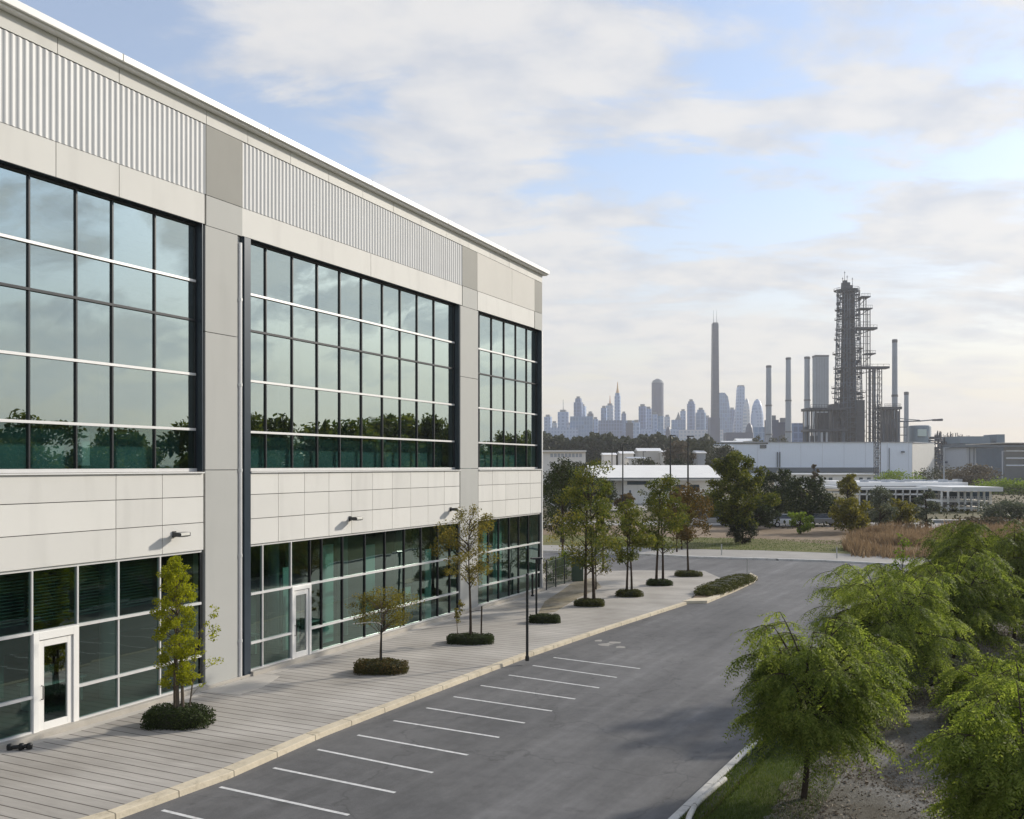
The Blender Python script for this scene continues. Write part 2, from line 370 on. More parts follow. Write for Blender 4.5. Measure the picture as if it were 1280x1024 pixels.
M['glass_row'] = glassmat('lower_row_glass', (.42, .60, .58), .66, .20, (.56, .76, .73))
M['glass_lo'] = glassmat('lower_glass', (.32, .52, .475), .60, .085, (.54, .69, .64))
M['glass_door'] = glassmat('door_glass', (.22, .34, .32), .8, .12, (.8, .9, .88))
# ================================================================== the office building
T_END = tpx(678); T_W = -30.0
SL = -.0185            # the roof falls gently towards the far corner
TB = [(T_W, tpx(254)), (tpx(312.5), tpx(574.5)), (tpx(598), tpx(677))]       # glazed bays
TP = [(tpx(256), tpx(297)), (tpx(575), tpx(597.5))]                          # pilasters
TSLOT = (tpx(302.5), tpx(312))
ZS, ZW, ZC0, ZC1, ZR = 6.86, 14.56, 15.5, 17.84, 18.56
ZLH = 4.36             # head of the ground floor glazing
bld = thing('office_building', 'long cream and grey office building with gridded glass bays beside the pavement', 'building', P0)
def bp(mb, name, mat, parent=bld, **k): return mb.build(name, mat, parent, P0, **k)

# main carcass behind the cladding: roof, end wall, back wall
m = MB(); m.fbox(T_W, T_END, 17.2, 17.75, -30, -.3, SL, SL); bp(m, 'roof', M['dgrey'])
m = MB()
m.fbox(T_END - .3, T_END - .02, -.2, 17.2, -30, -.62, SL)
m.fbox(T_W, T_END - .3, -.2, 17.2, -30, -29.7, SL)
m.fbox(T_W, T_W + .3, -.2, 17.2, -29.7, -.62, SL)
bp(m, 'wall', M['cream'])
# dark backing behind panel joints
m = MB()
m.fbox(T_W, T_END - .03, ZW + .04, 18.0, -.30, -.06, SL)
m.fbox(T_W, T_END - .03, ZLH + .05, ZS - .05, -.60, -.06)
bp(m, 'panel_backing', M['cream_dark'])

# white roof coping that overhangs the facade
m = MB()
m.fbox(T_W, T_END + .34, ZR - .20, ZR, -.6, .30, SL, SL)
m.fbox(T_W, T_END + .30, ZR - .27, ZR - .2025, -.5, .20, SL, SL)
bp(m, 'coping', M['white'], bevel=.012)
m = MB()
for t in np.arange(T_W + 3, T_END, 6.1):
    m.fbox(t, t + .035, ZR - .19, ZR + .006, -.598, .306, SL, SL)
bp(m, 'coping_joint', M['grey'])

GAP = .011
def panels(m, ts, z0, z1, e0=-.06, e1=.0, sl=0.0, sl0=None):
    for a, b in zip(ts[:-1], ts[1:]):
        j = random.uniform(-.002, .002)
        m.fbox(a + GAP, b - GAP, z0 + GAP, z1 - GAP, e0 + .002, e1 + j, sl, sl0)
# fascia row under the coping
ts = [T_W] + [T_W + 2.1 * i for i in range(1, 15)] + [tpx(72), tpx(149), tpx(258), 8.9, 11.1, 13.3, 15.5, 17.7, 19.9, 22.1, 24.3, 26.5, 28.7, 30.9, T_END - .02]
ts = sorted(set(round(t, 3) for t in ts))
m = MB(); panels(m, ts, ZC1, ZR - .26, sl=SL, sl0=SL); bp(m, 'fascia_panel', M['cream'])
# panel row over the upper windows
def lint(a, b, step):
    n = max(1, round((b - a) / step)); return [a + (b - a) * i / n for i in range(n + 1)]
for tl_ in ([T_W + 2.4 * i for i in range(0, 12)] + [-1.2, tpx(70), tpx(149), tpx(256)], lint(TSLOT[0] - .1, tpx(577.5), 7.4), [tpx(597), tpx(668)]):
    m = MB(); panels(m, tl_, ZW, ZC0); bp(m, 'lintel_panel', M['cream'])
# grey panels that carry the pilasters up to the fascia
TG = [(tpx(257.5), tpx(303)), (tpx(578), tpx(596.5)), (tpx(668.5), T_END - .02)]
for a, b in TG:
    m = MB(); panels(m, [a, b], ZC0, ZC1, sl=SL); bp(m, 'dark_band_panel', M['dgrey'])
    m = MB(); panels(m, [a, b], ZW - .02, ZC0, e1=.004); bp(m, 'grey_lintel_panel', M['grey'])
# corrugated band
def corr(m, a, b, pitch=.19, dep=.03):
    n = int(round((b - a) / pitch)); p = (b - a) / n; K = 6
    pts = [(a + (i / K) * p, -.005 - dep * (.5 - .5 * math.cos(2 * math.pi * i / K))) for i in range(n * K + 1)]
    for (t0, e0), (t1, e1) in zip(pts[:-1], pts[1:]):
        m.add([F(t0, ZC0 + .012, e0), F(t1, ZC0 + .012, e1), F(t1, ZC1 - .012 + SL * t1, e1), F(t0, ZC1 - .012 + SL * t0, e0)], [(0, 1, 2, 3)])
for a, b in ((T_W, TG[0][0] - .01), (TG[0][1] + .01, TG[1][0] - .01)):
    m = MB(); corr(m, a, b); bp(m, 'corrugated_cladding', M['corr'])
m = MB(); panels(m, [TG[1][1], tpx(640), TG[2][0]], ZC0, ZC1, sl=SL); bp(m, 'smooth_band_panel', M['smooth'])

# spandrel between the storeys: three courses of panels
zc = [ZLH, 5.22, 6.03, ZS - .05]
def spans(a, b, extra=None):
    m = MB()
    for k in range(3): panels(m, extra or lint(a, b, 1.45), zc[k], zc[k + 1], e0=-.1)
    bp(m, 'spandrel_panel', M['cream'])
spans(0, 0, [T_W + 2.9 * i for i in range(0, 10)] + [tpx(-20), tpx(145), tpx(203), tpx(254.5)])
spans(*TB[1]); spans(*TB[2])

# pilasters, dark slot strip, downpipe, corner trim
for (a, b) in TP:
    m = MB()
    for z0, z1 in ((.0, ZS), (ZS, 11.2), (11.2, ZW - .02)):
        m.fbox(a + .015, b - .015, z0 + GAP, z1 - GAP, -.5, .012)
    bp(m, 'pilaster', M['grey'])
m = MB()
m.fbox(TSLOT[0], TSLOT[1], 0, ZW - .02, -.55, .05); m.fbox(TSLOT[0] + .02, TSLOT[0] + .07, 0, ZW - .02, .051, .09)
bp(m, 'slot_shade_strip', M['navy'])  # proud navy strip in place of a recessed slot, its shade as colour
m = MB(); tx = (tpx(297) + TSLOT[0]) / 2
m.fbox(tpx(297) + .02, TSLOT[0] - .01, 0, ZW - .02, -.4, -.1)
m.tube([F(tx, .05, .0), F(tx, ZW - .25, .0)], .075, 10)
for z in (1.2, 4.0, 6.8, 9.6, 12.4): m.lathe(F(tx, z, 0), [(.088, 0), (.088, .09)], 10)
bp(m, 'downpipe', M['alu'])
m = MB(); m.fbox(T_END - .115, T_END, 0, ZW - .03, -.62, .03); bp(m, 'corner_trim', M['alu'])
# plinth along the foot
m = MB()
m.fbox(T_W, TP[0][0], -.2, .14, -.3, .16); m.fbox(TSLOT[1], T_END, -.2, .14, -.3, .16); m.fbox(TP[0][0] + .002, TSLOT[1] - .002, -.2, .08, -.3, .1)
bp(m, 'plinth', M['concrete'], bevel=.01)
# door threshold slabs come with the doors

# ---- glazing
def window(t0, t1, z0, z1, e, verts, hors, glass, name='window', jamb=.0, hwhite=(), vwhite=(), hole=None, vw=.048, sill=True):
    """one glazed bay: panes (own mesh), frame with mullions, jamb lining, sill"""
    m = MB(); m2 = MB()
    tv = [t0] + list(verts) + [t1]; zh = [z0] + list(hors) + [z1]
    for i in range(len(tv) - 1):
        for j in range(len(zh) - 1):
            a, b, c, d = tv[i], tv[i + 1], zh[j], zh[j + 1]
            if hole and a >= hole[0] - .05 and b <= hole[1] + .05 and d <= hole[2] + .05: continue
            q = [random.uniform(-.0022, .0022) for _ in range(4)]
            (m2 if jamb and j == 0 else m).add([F(a, c, e + q[0]), F(b, c, e + q[1]), F(b, d, e + q[2]), F(a, d, e + q[3])], [(0, 1, 2, 3)])
    w = bp(m, name, glass)
    if m2.v: m2.build('lower_pane', M['glass_row'], w, P0)
    fd = MB(); fw = MB()
    (fw if 'edge' in vwhite else fd).fbox(t0, t1, z1 - .07, z1, e - .06, e + .045)
    fd.fbox(t0, t0 + .06, z0, z1 - .07, e - .06, e + .043)
    fd.fbox(t1 - .06, t1, z0, z1 - .07, e - .06, e + .043)
    for k, t in enumerate(verts):
        zt = z0
        if hole and hole[0] + .05 < t < hole[1] - .05: zt = hole[2]
        (fw if k in vwhite else fd).fbox(t - vw / 2, t + vw / 2, zt, z1 - .07, e - .05, e + .055)
    for j, z in enumerate(hors):
        segs = [(t0 + .05, t1 - .05)]
        if hole and z < hole[2]: segs = [(t0 + .05, hole[0]), (hole[1], t1 - .05)]
        for a, b in segs:
            if j in hwhite: fw.fbox(a, b, z - .038, z + .038, e - .04, e + .08)
            else: fd.fbox(a, b, z - .035, z + .035, e - .04, e + .07)
    segs = [(t0, t1)] if not hole else [(t0, hole[0]), (hole[1], t1)]
    for a, b in segs: (fw if sill else fd).fbox(a, b, z0 - .06, z0 + .05, e - .07, e + .075)
    fd.build('mullion', M['dark'], w, P0); fw.build('transom', M['alu'], w, P0)
    if jamb:
        j = MB()
        j.fbox(t1 + .0, t1 + .03, z0 - .04, z1 + .03, e - .1, -.012)
        j.fbox(t0 - .03, t0, z0 - .04, z1 + .03, e - .1, -.012)
        j.fbox(t0, t1, z1, z1 + .03, e - .1, -.012)
        j.build('jamb', M['navy'], w, P0)  # lining coloured dark to hold the shade of the reveal
        s = MB(); s.fbox(t0 - .03, t1 + .03, z0 - .10, z0 - .061, e - .1, .07); s.build('window_sill', M['alu'], w, P0)
    return w
UZ = [8.13, 9.85, 11.55, 12.77]
UE = -.30
vb1 = [t for t in [-28.6, -27.2, -25.8, -24.4, -23, -21.6, -20.2, -18.8, -17.4, -16, -14.6, -13.2, -11.8, -10.4, -9, -7.6, -6.2, -4.8, -3.4, -2.0, -.55]] + [tpx(45), tpx(104), tpx(149), tpx(202)]
window(TB[0][0] + .03, TB[0][1] - .03, ZS, ZW, UE, vb1, UZ, M['glass_up'], jamb=1, hwhite=(0, 1, 3))
vb2 = [tpx(x) for x in (340, 373, 404, 432, 459, 485, 507, 528, 549)]
window(TB[1][0] + .03, TB[1][1] - .03, ZS, ZW, UE, vb2, UZ, M['glass_up'], jamb=1, hwhite=(0, 1, 3))
vb3 = [tpx(x) for x in (605, 620.5, 636, 650.5, 664)]
window(TB[2][0] + .03, TB[2][1] - .03, ZS, ZW, UE, vb3, UZ, M['glass_up'], jamb=1, hwhite=(0, 1, 3))
# ground floor
LE = -.10
D1 = (tpx(42), tpx(99)); D2 = (tpx(365.5), tpx(389.5)); DT = 2.70
vl1 = vb1[:-4] + [tpx(42), tpx(99), tpx(150), tpx(202)]
window(TB[0][0] + .03, TB[0][1], .14, ZLH, LE, vl1, [1.06, DT], M['glass_lo'], hwhite=(0, 1), vwhite=tuple(range(len(vl1))) + ('edge',), hole=(*D1, DT))
vl2 = [tpx(x) for x in (330, 365.5, 389.5, 404, 430, 458, 483, 507, 528, 549, 564)]
window(TB[1][0] + .03, TB[1][1], .14, ZLH, LE, vl2, [1.06, DT], M['glass_lo'], hwhite=(0, 1), vwhite=(0, 1, 'edge'), hole=(*D2, DT))
vl3 = [tpx(x) for x in (612, 625, 638, 650, 662)]
window(TB[2][0] + .03, TB[2][1] - .1, .14, ZLH, LE, vl3, [1.06, DT], M['glass_lo'], hwhite=(0, 1), vwhite=('edge',))
# doors
def door(t0, t1, z1, wide):
    d = MB(); e = LE
    fr = .11 if not wide else .17
    d.fbox(t0, t0 + fr, .0, z1, e - .08, e + .10); d.fbox(t1 - fr, t1, .0, z1, e - .08, e + .10); d.fbox(t0 + fr, t1 - fr, z1 - fr - .04, z1, e - .08, e + .10)
    o = bp(d, 'door', M['white'], bevel=.006)
    l = MB(); a, b, zt = t0 + fr + .015, t1 - fr - .015, z1 - fr - .06; st = .15 if wide else .12
    l.fbox(a, a + st, .03, zt, e - .02, e + .06); l.fbox(b - st, b, .03, zt, e - .02, e + .06)
    l.fbox(a + st, b - st, zt - .17, zt, e - .02, e + .06); l.fbox(a + st, b - st, .03, .33, e - .02, e + .06)
    l.build('door_leaf', M['white'], o, P0, bevel=.006)
    g = MB(); g.add([F(a + st, .33, e + .02), F(b - st, .33, e + .02), F(b - st, zt - .17, e + .02), F(a + st, zt - .17, e + .02)], [(0, 1, 2, 3)])
    g.build('door_glass', M['glass_door'], o, P0)
    h = MB(); h.tube([F(a + st * .5, .95, e + .06), F(a + st * .5, .95, e + .12), F(a + st * .5, 1.3, e + .12), F(a + st * .5, 1.3, e + .06)], .016, 6)
    h.build('door_handle', M['dark'], o, P0)
    s = MB(); s.fbox(t0, t1, -.2, -.001, e - .1, .2); s.fbox(t0 - .02, t1 + .02, -.2, .145, .162, .2) if False else None
door(*D1, DT, True); door(*D2, DT, False)

# interior seen through the glass
m = MB()
m.fbox(T_W + .4, T_END - .4, 6.25, 6.70, -14, -.62); m.fbox(T_W + .4, T_END - .4, -.2, .03, -14, -.32)
m.fbox(T_W + .4, T_END - .4, ZLH + .25, ZLH + .33, -14, -.63)
bp(m, 'interior_floor', M['int_floor'])
m = MB(); m.fbox(T_W + .4, T_END - .4, .03, 6.2, -10.4, -10.2); m.fbox(T_W + .4, T_END - .4, 6.71, 15.2, -12.4, -12.2)
for t in (-8.5, 3.2, 15.6, 25.2): m.fbox(t, t + .15, .03, 4.5, -10.2, -4.5)
bp(m, 'interior_wall', M['int_wall'])
m = MB(); m.fbox(T_W + .4, T_END - .4, 15.2, 15.4, -14, -.7)
for k in range(14): m.fbox(T_W + .4, T_END - .4, 14.7, 15.19, -1.8 - .8 * k, -1.7 - .8 * k)
bp(m, 'interior_ceiling', M['int_ceiling'])
for t in (-12, -3.6, 4.7, 12.2, 16.5, 20.8, 26.6, 31):
    m = MB(); m.tube([F(t, .03, -1.7), F(t, 6.2, -1.7)], .22, 12); m.tube([F(t, 6.71, -1.7), F(t, 15.2, -1.7)], .22, 12)
    bp(m, 'interior_column', M['int_ceiling'], smooth=True)
for t0, t1, z0, z1, e in ((tpx(119), tpx(136), 7.0, 7.95, -.75), (tpx(316), tpx(328), 6.9, 7.85, -.7), (tpx(404), tpx(423), 6.9, 8.1, -.9), (tpx(495), tpx(505), 6.9, 8.1, -.9), (tpx(555), tpx(562), 6.9, 8.1, -.9),  # first two pale boards imitate window-like reflections in the panes
                       (tpx(430), tpx(443), .1, 3.9, -1.0), (tpx(496), tpx(508), .1, 3.6, -1.6), (tpx(392), tpx(401), .1, 3.2, -1.4), (tpx(642), tpx(652), .1, 4.0, -1.2), (tpx(625), tpx(630), .1, 4.0, -1.0)):
    m = MB(); m.fbox(t0, t1, z0, z1, e - .05, e); bp(m, 'reflection_blind', M['int_board'])
ib = random.Random(21)
for k in range(13):
    t = ib.uniform(9.3, 31.8); wd_ = ib.uniform(.15, .6); e = -ib.uniform(.5, 3.5); z1 = ib.choice((2.5, 4.0, 4.2, 3.2))
    m = MB(); m.fbox(t, t + wd_, .05, z1, e - .05, e); bp(m, 'reflection_blind', ib.choice([M['int_board'], M['int_wall'], M['int_floor'], M['int_floor'], M['int_wall']]))  # strips added to vary the glass as reflected lit planting would
for a, b in ((-9.0, -4.2), (-4.0, tpx(40)), (tpx(44), tpx(97)), (tpx(102), tpx(148)), (tpx(153), tpx(200))):
    m = MB(); z = 4.2
    while z > 2.85: m.fbox(a, b, z, z + .012, -.36, -.29); z -= .085
    bp(m, 'venetian_blind', M['int_wall'])
m = MB()
for t in (-14, -8.2, -1.2, 2.6, 10.2, 14.2, 18.3, 22.2, 27):
    m.fbox(t, t + 1.7, .72, .78, -2.9, -2.1); m.fbox(t + .05, t + .12, .03, .72, -2.8, -2.2); m.fbox(t + 1.58, t + 1.65, .03, .72, -2.8, -2.2)
    m.fbox(t + .4, t + .95, .85, 1.2, -2.6, -2.56)
bp(m, 'interior_desk', M['white'])
for t in np.arange(-13, 31, 4.2):
    m = MB(); m.fbox(t, t + 1.2, 4.52, 4.56, -4.6, -3.2); bp(m, 'ceiling_panel', M['lens'])

for a, b in TB:
    m = MB(); m.fbox(a + .1, b - .1, 6.72, 8.0, -1.0, -.9); bp(m, 'teal_fill_board', M['teal_board'])  # boards added behind the bottom panes to lift their darkness
# wall lights over the ground floor
wl_group = 'wall lamps on the cream spandrel'
for px, zz, lab in ((217, 4.93, 'grey wall lamp left of the first grey pilaster, above the yellow tree'),
                    (437, 4.95, 'grey wall lamp over the tall windows of the middle bay'),
                    (563, 4.98, 'grey wall lamp just left of the second pilaster, nearest the building corner')):
    t = tpx(px); o3 = F(t, zz, 0)
    w = thing('wall_lamp', lab, 'wall lamp', o3, wl_group)
    m = MB(); m.fbox(t - .06, t + .06, zz - .09, zz + .09, .003, .05); m.fbox(t - .03, t + .03, zz - .03, zz + .03, .05, .2); m.build('bracket', M['dark'], w, o3)
    m = MB(); m.fbox(t - .22, t + .22, zz - .05, zz + .07, .19, .47); m.build('housing', M['dark'], w, o3, bevel=.01)
    m = MB(); m.fbox(t - .17, t + .17, zz - .02, zz + .055, .4705, .485); m.fbox(t - .16, t + .16, zz - .065, zz - .051, .24, .44); m.build('lens', M['lens'], w, o3)
# ================================================================== ground, road, pavement
M['terrain'] = groundmat('scrub_land', [(.075, .085, .035), (.12, .11, .055), (.17, .14, .09), (.10, .10, .05)], .012, .25, bump=.3, bscale=1.0)
M['grass'] = groundmat('grass', [(.05, .075, .018), (.085, .115, .03), (.13, .13, .045)], .4, 9, bump=.8, bscale=60)
M['verge'] = groundmat('verge_grass', [(.10, .115, .035), (.15, .15, .055), (.20, .17, .085)], .18, 3, bump=.6, bscale=30)
M['dirt'] = groundmat('bare_earth', [(.15, .105, .065), (.22, .165, .11), (.30, .235, .165)], .12, 2, bump=.5, bscale=12)
M['sand'] = groundmat('sandy_soil', [(.20, .17, .10), (.30, .26, .19), (.36, .33, .27)], .5, 3, bump=.4, bscale=20)
M['gravel'] = groundmat('gravel_mulch', [(.095, .082, .06), (.165, .155, .135), (.25, .245, .235)], .7, 14, bump=1.0, bscale=45)
M['deck'] = deckmat(); M['asphalt'] = asphaltmat()
M['grey_pave'] = surf('grey_pavement', (.34, .325, .30), .85, 0, .15, .5, .3, 20, .2)
M['patch'] = surf('pale_slab', (.52, .49, .44), .85, 0, .12, 1.2, .3, 25, .2)
ZRD = -.13
m = MB(); S_ = 4200.0
m.sheet([(-S_, -600), (S_, -600), (S_, 5200), (-S_, 5200)], -.25)
tag(m.build('terrain', M['terrain']), 'wide flat scrubby land reaching the horizon', 'terrain', kind='structure')

KB = [(-250, 1160), (40, 1062), (150, 1024), (287, 974), (406, 921), (520, 876), (656, 824), (760, 788), (859, 756)]     # kerb foot at road level
KT = [(-262, 1130), (26, 1044), (139, 1012), (276, 961.5), (396, 911), (512, 868.5), (649, 818), (754, 784), (854, 752.5)]  # kerb inner edge at pavement level
kb = [G(x, y, ZRD) for x, y in KB]; kt = [G(x, y, 0) for x, y in KT]
# asphalt: from behind the camera to the cross road
rk0 = G(840, 1024, ZRD); rk1 = G(955, 915, ZRD); rkd = (rk1 - rk0).normalized()
rk_far = G(1190, 714, ZRD)
far_edge = [G(x, y, ZRD) for x, y in ((1190, 714), (1120, 707.5), (1030, 703), (950, 700), (870, 698), (780, 694), (690, 691), (600, 690))]
back = rk0 - rkd * 42
poly = [tuple(back)[:2], tuple(rk_far)[:2]] + [(60, 78)] * 0 + [tuple(p)[:2] for p in far_edge] + [(-20, 75), (-12.6, 35), (-40, -25)]
m = MB(); m.sheet(poly, ZRD)
tag(m.build('road', M['asphalt']), 'dark asphalt parking lot and driveway with faint tyre streaks', 'road', kind='structure')
# pavement slab
end_t = F(T_END, 0, 0); out = [tuple(p)[:2] for p in kt]
ext = [(F(-30, 0, -.2).x, F(-30, 0, -.2).y)]
plaza_far = [G(x, y, 0) for x, y in ((868, 744), (904, 724), (880, 713.5), (800, 713), (742, 714))]
poly = ext + [tuple(G(-420, 1190, 0))[:2]] * 0 + out + [tuple(p)[:2] for p in plaza_far] + [tuple(F(T_END + 16, 0, -2))[:2], tuple(F(T_END + 12, 0, -14))[:2], tuple(F(T_END + .6, 0, -14))[:2], tuple(F(T_END + .6, 0, -.2))[:2]]
m = MB(); m.prism(poly, -.3, 0.0)
tag(m.build('pavement', M['deck']), 'grey plank-jointed pavement along the building', 'pavement', kind='structure')
# pale slabs at the foot of the building
m = MB(); m.prism([tuple(F(tpx(245), 0, .165))[:2], tuple(F(tpx(322), 0, .165))[:2], tuple(F(tpx(322), 0, .95))[:2], tuple(F(tpx(282), 0, 1.5))[:2], tuple(F(tpx(252), 0, 1.5))[:2]], -.05, .006)
tag(m.build('apron_slab', M['patch']), 'pale concrete apron slab at the foot of the first grey pilaster', 'pavement', kind='structure')
m = MB(); m.prism([tuple(F(-30, 0, .165))[:2], tuple(F(tpx(243), 0, .165))[:2], tuple(F(tpx(243), 0, .45))[:2], tuple(F(-30, 0, .45))[:2]], -.05, .004)
m.prism([tuple(F(tpx(324), 0, .165))[:2], tuple(F(T_END, 0, .165))[:2], tuple(F(T_END + .5, 0, .5))[:2], tuple(F(tpx(324), 0, .5))[:2]], -.05, .004)
tag(m.build('paving_edge', M['patch']), 'narrow pale paving strip along the building foot', 'pavement', kind='structure')
# bare sandy ground past the corner
m = MB(); m.prism([tuple(G(x, y))[:2] for x, y in ((681, 752), (700, 740), (716, 728), (742, 722), (752, 734), (722, 748), (694, 765), (672, 768))], -.05, .012)
tag(m.build('soil_patch', M['sand']), 'patch of bare sandy ground past the building corner', 'ground', kind='structure')
# main kerb
def ribbon(name, inner, outer, zi, zo, zb, mat, label, bevel=.015):
    """kerb stone: top from the inner line (zi) to just inside the foot line, front face down to the road"""
    m = MB(); n = len(inner)
    vs = []
    for a, b in zip(inner, outer):
        d = (Vector((a[0], a[1], 0)) - Vector((b[0], b[1], 0)));
        d = d.normalized() * .03
        vs += [(a[0], a[1], zb), (a[0], a[1], zi), (b[0] + d.x, b[1] + d.y, zo), (b[0], b[1], zb)]
    fs = []
    for i in range(n - 1):
        k = 4 * i
        for q in range(4):
            fs.append((k + q, k + 4 + q, k + 4 + (q + 1) % 4, k + (q + 1) % 4))
    fs += [(0, 1, 2, 3), (4 * n - 1, 4 * n - 2, 4 * n - 3, 4 * n - 4)]
    m.add(vs, fs)
    o = m.build(name, mat, bevel=bevel)
    return tag(o, label, 'kerb', kind='structure')
ribbon('kerb', [(p.x, p.y) for p in kt], [(p.x, p.y) for p in kb], .012, .006, -.3, M['kerb'], 'cream kerb between the plank pavement and the parking spaces')
# kerb of the planted island and its bed
isl_in = [G(x, y, 0) for x, y in ((866, 748), (884, 747.5), (918, 733.5), (938, 724.5), (941, 721.5), (936, 719.5))]
isl_out = [G(x, y, ZRD) for x, y in ((852, 755), (884, 754.5), (921, 739), (943, 728.5), (947, 723), (938, 718.5))]
ribbon('kerb', [(p.x, p.y) for p in isl_in], [(p.x, p.y) for p in isl_out], .02, .014, -.3, M['kerb'], 'cream kerb that curves round the hedged island')
m = MB(); m.prism([tuple(p)[:2] for p in isl_in] + [tuple(G(x, y))[:2] for x, y in ((912, 722), (872, 742))], -.3, .008)
tag(m.build('island_bed', M['dirt']), 'planted bed inside the curved kerb', 'ground', kind='structure')

# right hand kerb, grass verge, gravel bed
def off(p, k, z=None):
    q = Vector((p[0], p[1], 0)) + Vector((rkd.y, -rkd.x, 0)) * k
    return (q.x, q.y)
pk = [back, rk0, rk0.lerp(rk1, .5), rk1, rk1.lerp(rk_far, .3), rk1.lerp(rk_far, .6), rk_far]
ribbon('kerb', [off(p, .22) for p in pk], [off(p, 0) for p in pk], 0.0, -.006, -.3, M['wkerb'], 'pale grey kerb along the right edge of the asphalt')
m = MB(); m.prism([off(back, .22), off(rk_far, .22), (75, 68), (75, -20), (30, -30)], -.3, -.02)
tag(m.build('verge', M['grass']), 'green grass verge right of the asphalt', 'grass verge', kind='structure')
gp = [G(x, y, -.02) for x, y in ((940, 1150), (962, 1024), (984, 975), (1030, 940), (1080, 900), (1108, 868), (1150, 845), (1190, 800), (1260, 770), (1330, 790), (1330, 900), (1330, 1150))]
jg = random.Random(6); gj = []
for i in range(len(gp)):
    a_, b_ = gp[i], gp[(i + 1) % len(gp)]; ns = max(1, int((b_ - a_).length / .35))
    for q in range(min(ns, 40)):
        p_ = a_.lerp(b_, q / min(ns, 40)); gj.append((p_.x + jg.uniform(-.14, .14), p_.y + jg.uniform(-.14, .14)))
m = MB(); m.prism(gj, -.3, -.008)
tag(m.build('gravel_bed', M['gravel']), 'brown gravel and bark mulch between the green trees', 'gravel', kind='structure')
# low white curved kerb inside the verge
w = [G(x, y, .02) for x, y in ((845, 1075), (862, 1020), (868, 1008), (880, 996), (894, 984), (906, 974))]
m = MB(); m.tube([p + Vector((0, 0, .0)) for p in w], .06, 10)
tag(m.build('edge_rail', M['wkerb'], smooth=True), 'low white curved rail with a rounded end in the grass verge', 'rail')

# parking bay lines
LN = [((203, 1013), (250, 1024)), ((275, 984), (436, 1019)), ((342, 960), (494, 991)), ((397, 937), (541, 966)), ((447, 919), (585, 944)), ((492, 901), (624, 922)),
      ((533, 885), (656, 904)), ((567, 871), (690, 889)), ((601, 857), (719, 874)), ((636, 844), (749, 860)), ((666, 832), (771, 847)), ((692, 822), (800, 836))]
ordw = ['first', 'second', 'third', 'fourth', 'fifth', 'sixth', 'seventh', 'eighth', 'ninth', 'tenth', 'eleventh', 'farthest']
for i, (a, b) in enumerate(LN):
    A, B = G(*a, ZRD), G(*b, ZRD)
    if i == 0: B = A + (G(436, 1019, ZRD) - G(275, 984, ZRD))
    d = (B - A).normalized(); q = Vector((-d.y, d.x, 0)) * .048
    m = MB(); m.sheet([tuple(A + q)[:2], tuple(A - q)[:2], tuple(B - q)[:2], tuple(B + q)[:2]], ZRD + .004)
    tag(m.build('parking_line', M['paint']), 'white parking bay line painted on asphalt, %s counted from the bottom of the picture' % ordw[i], 'road marking', 'parking bay lines along the kerb', kind='structure')
# pale worn marks past the last bay
m = MB()
for cx, cy, w_, h_ in ((757, 806, 10, 2.2), (768, 803.5, 9, 1.6), (776, 809, 8, 1.5), (748, 801, 6, 1.3)):
    c = G(cx, cy, ZRD); pts = []
    for k in range(11):
        a = 2 * math.pi * k / 11; r = random.uniform(.55, 1.1)
        p = G(cx + w_ * r * math.cos(a), cy + h_ * r * math.sin(a), ZRD); pts.append((p.x, p.y))
    m.sheet(pts, ZRD + .003 + .0011 * cx / 1000)
tag(m.build('worn_paint', M['grey_pave']), 'pale scuffed patches on asphalt past the farthest bay line', 'road marking', kind='structure')

# cross road kerb, pavement, verge and earth
pf0 = [G(x, y, 0) for x, y in ((560, 687), (690, 688), (780, 690.5), (870, 695.5), (950, 697.5), (1030, 700), (1120, 704.5), (1192, 711))]
pf1 = [G(x, y, 0) for x, y in ((560, 681), (690, 681.5), (780, 683.5), (870, 686.5), (950, 688), (1030, 691), (1120, 695), (1215, 701))]
m = MB(); m.prism([tuple(p)[:2] for p in pf0] + [tuple(p)[:2] for p in reversed(pf1)], -.3, .0)
tag(m.build('sidewalk', M['grey_pave']), 'pale grey sidewalk strip on the far side of the driveway', 'pavement', kind='structure')
ribbon('kerb', [(p.x, p.y) for p in pf0], [(p.x - .0, p.y - .25) for p in pf0], .02, .01, -.3, M['wkerb'], 'low grey kerb along the far side of the driveway')
v1 = [G(x, y, 0) for x, y in ((560, 668), (690, 669), (780, 671), (870, 672), (950, 674), (1030, 680), (1120, 690), (1240, 697))]
m = MB(); m.prism([tuple(p)[:2] for p in pf1] + [tuple(p)[:2] for p in reversed(v1)], -.3, .012)
tag(m.build('grass_strip', M['verge']), 'yellow green grass strip behind the far sidewalk', 'grass verge', kind='structure')
v2 = [G(x, y, 0) for x, y in ((560, 655), (690, 656), (780, 657), (900, 658), (1010, 658), (1100, 660), (1280, 664))]
m = MB(); m.prism([tuple(p)[:2] for p in v1] + [tuple(p)[:2] for p in reversed(v2)], -.3, -.02)
tag(m.build('earth_bank', M['dirt']), 'bare brown earth behind the grass strip', 'ground', kind='structure')
sr0 = [(G(x, y, 0).x, G(x, y, 0).y) for x, y in ((560, 655), (900, 657.5), (1010, 657.5), (1110, 659), (1280, 663))]
sr1 = [(G(x, y, 0).x, G(x, y, 0).y) for x, y in ((560, 650), (900, 652), (1010, 652), (1110, 653), (1280, 656))]
m = MB(); m.prism(sr0 + sr1[::-1], -.3, -.01)
tag(m.build('service_road', M['grey_pave']), 'pale service road in front of the dark trees', 'road', kind='structure')
m = MB(); m.prism([(XA(690, 190), 150), (XA(905, 190), 150), (XA(900, 240), 260), (XA(660, 240), 260)], -.3, -.12)
tag(m.build('yard', M['grey_pave']), 'pale paved yard round the low white buildings', 'ground', kind='structure')
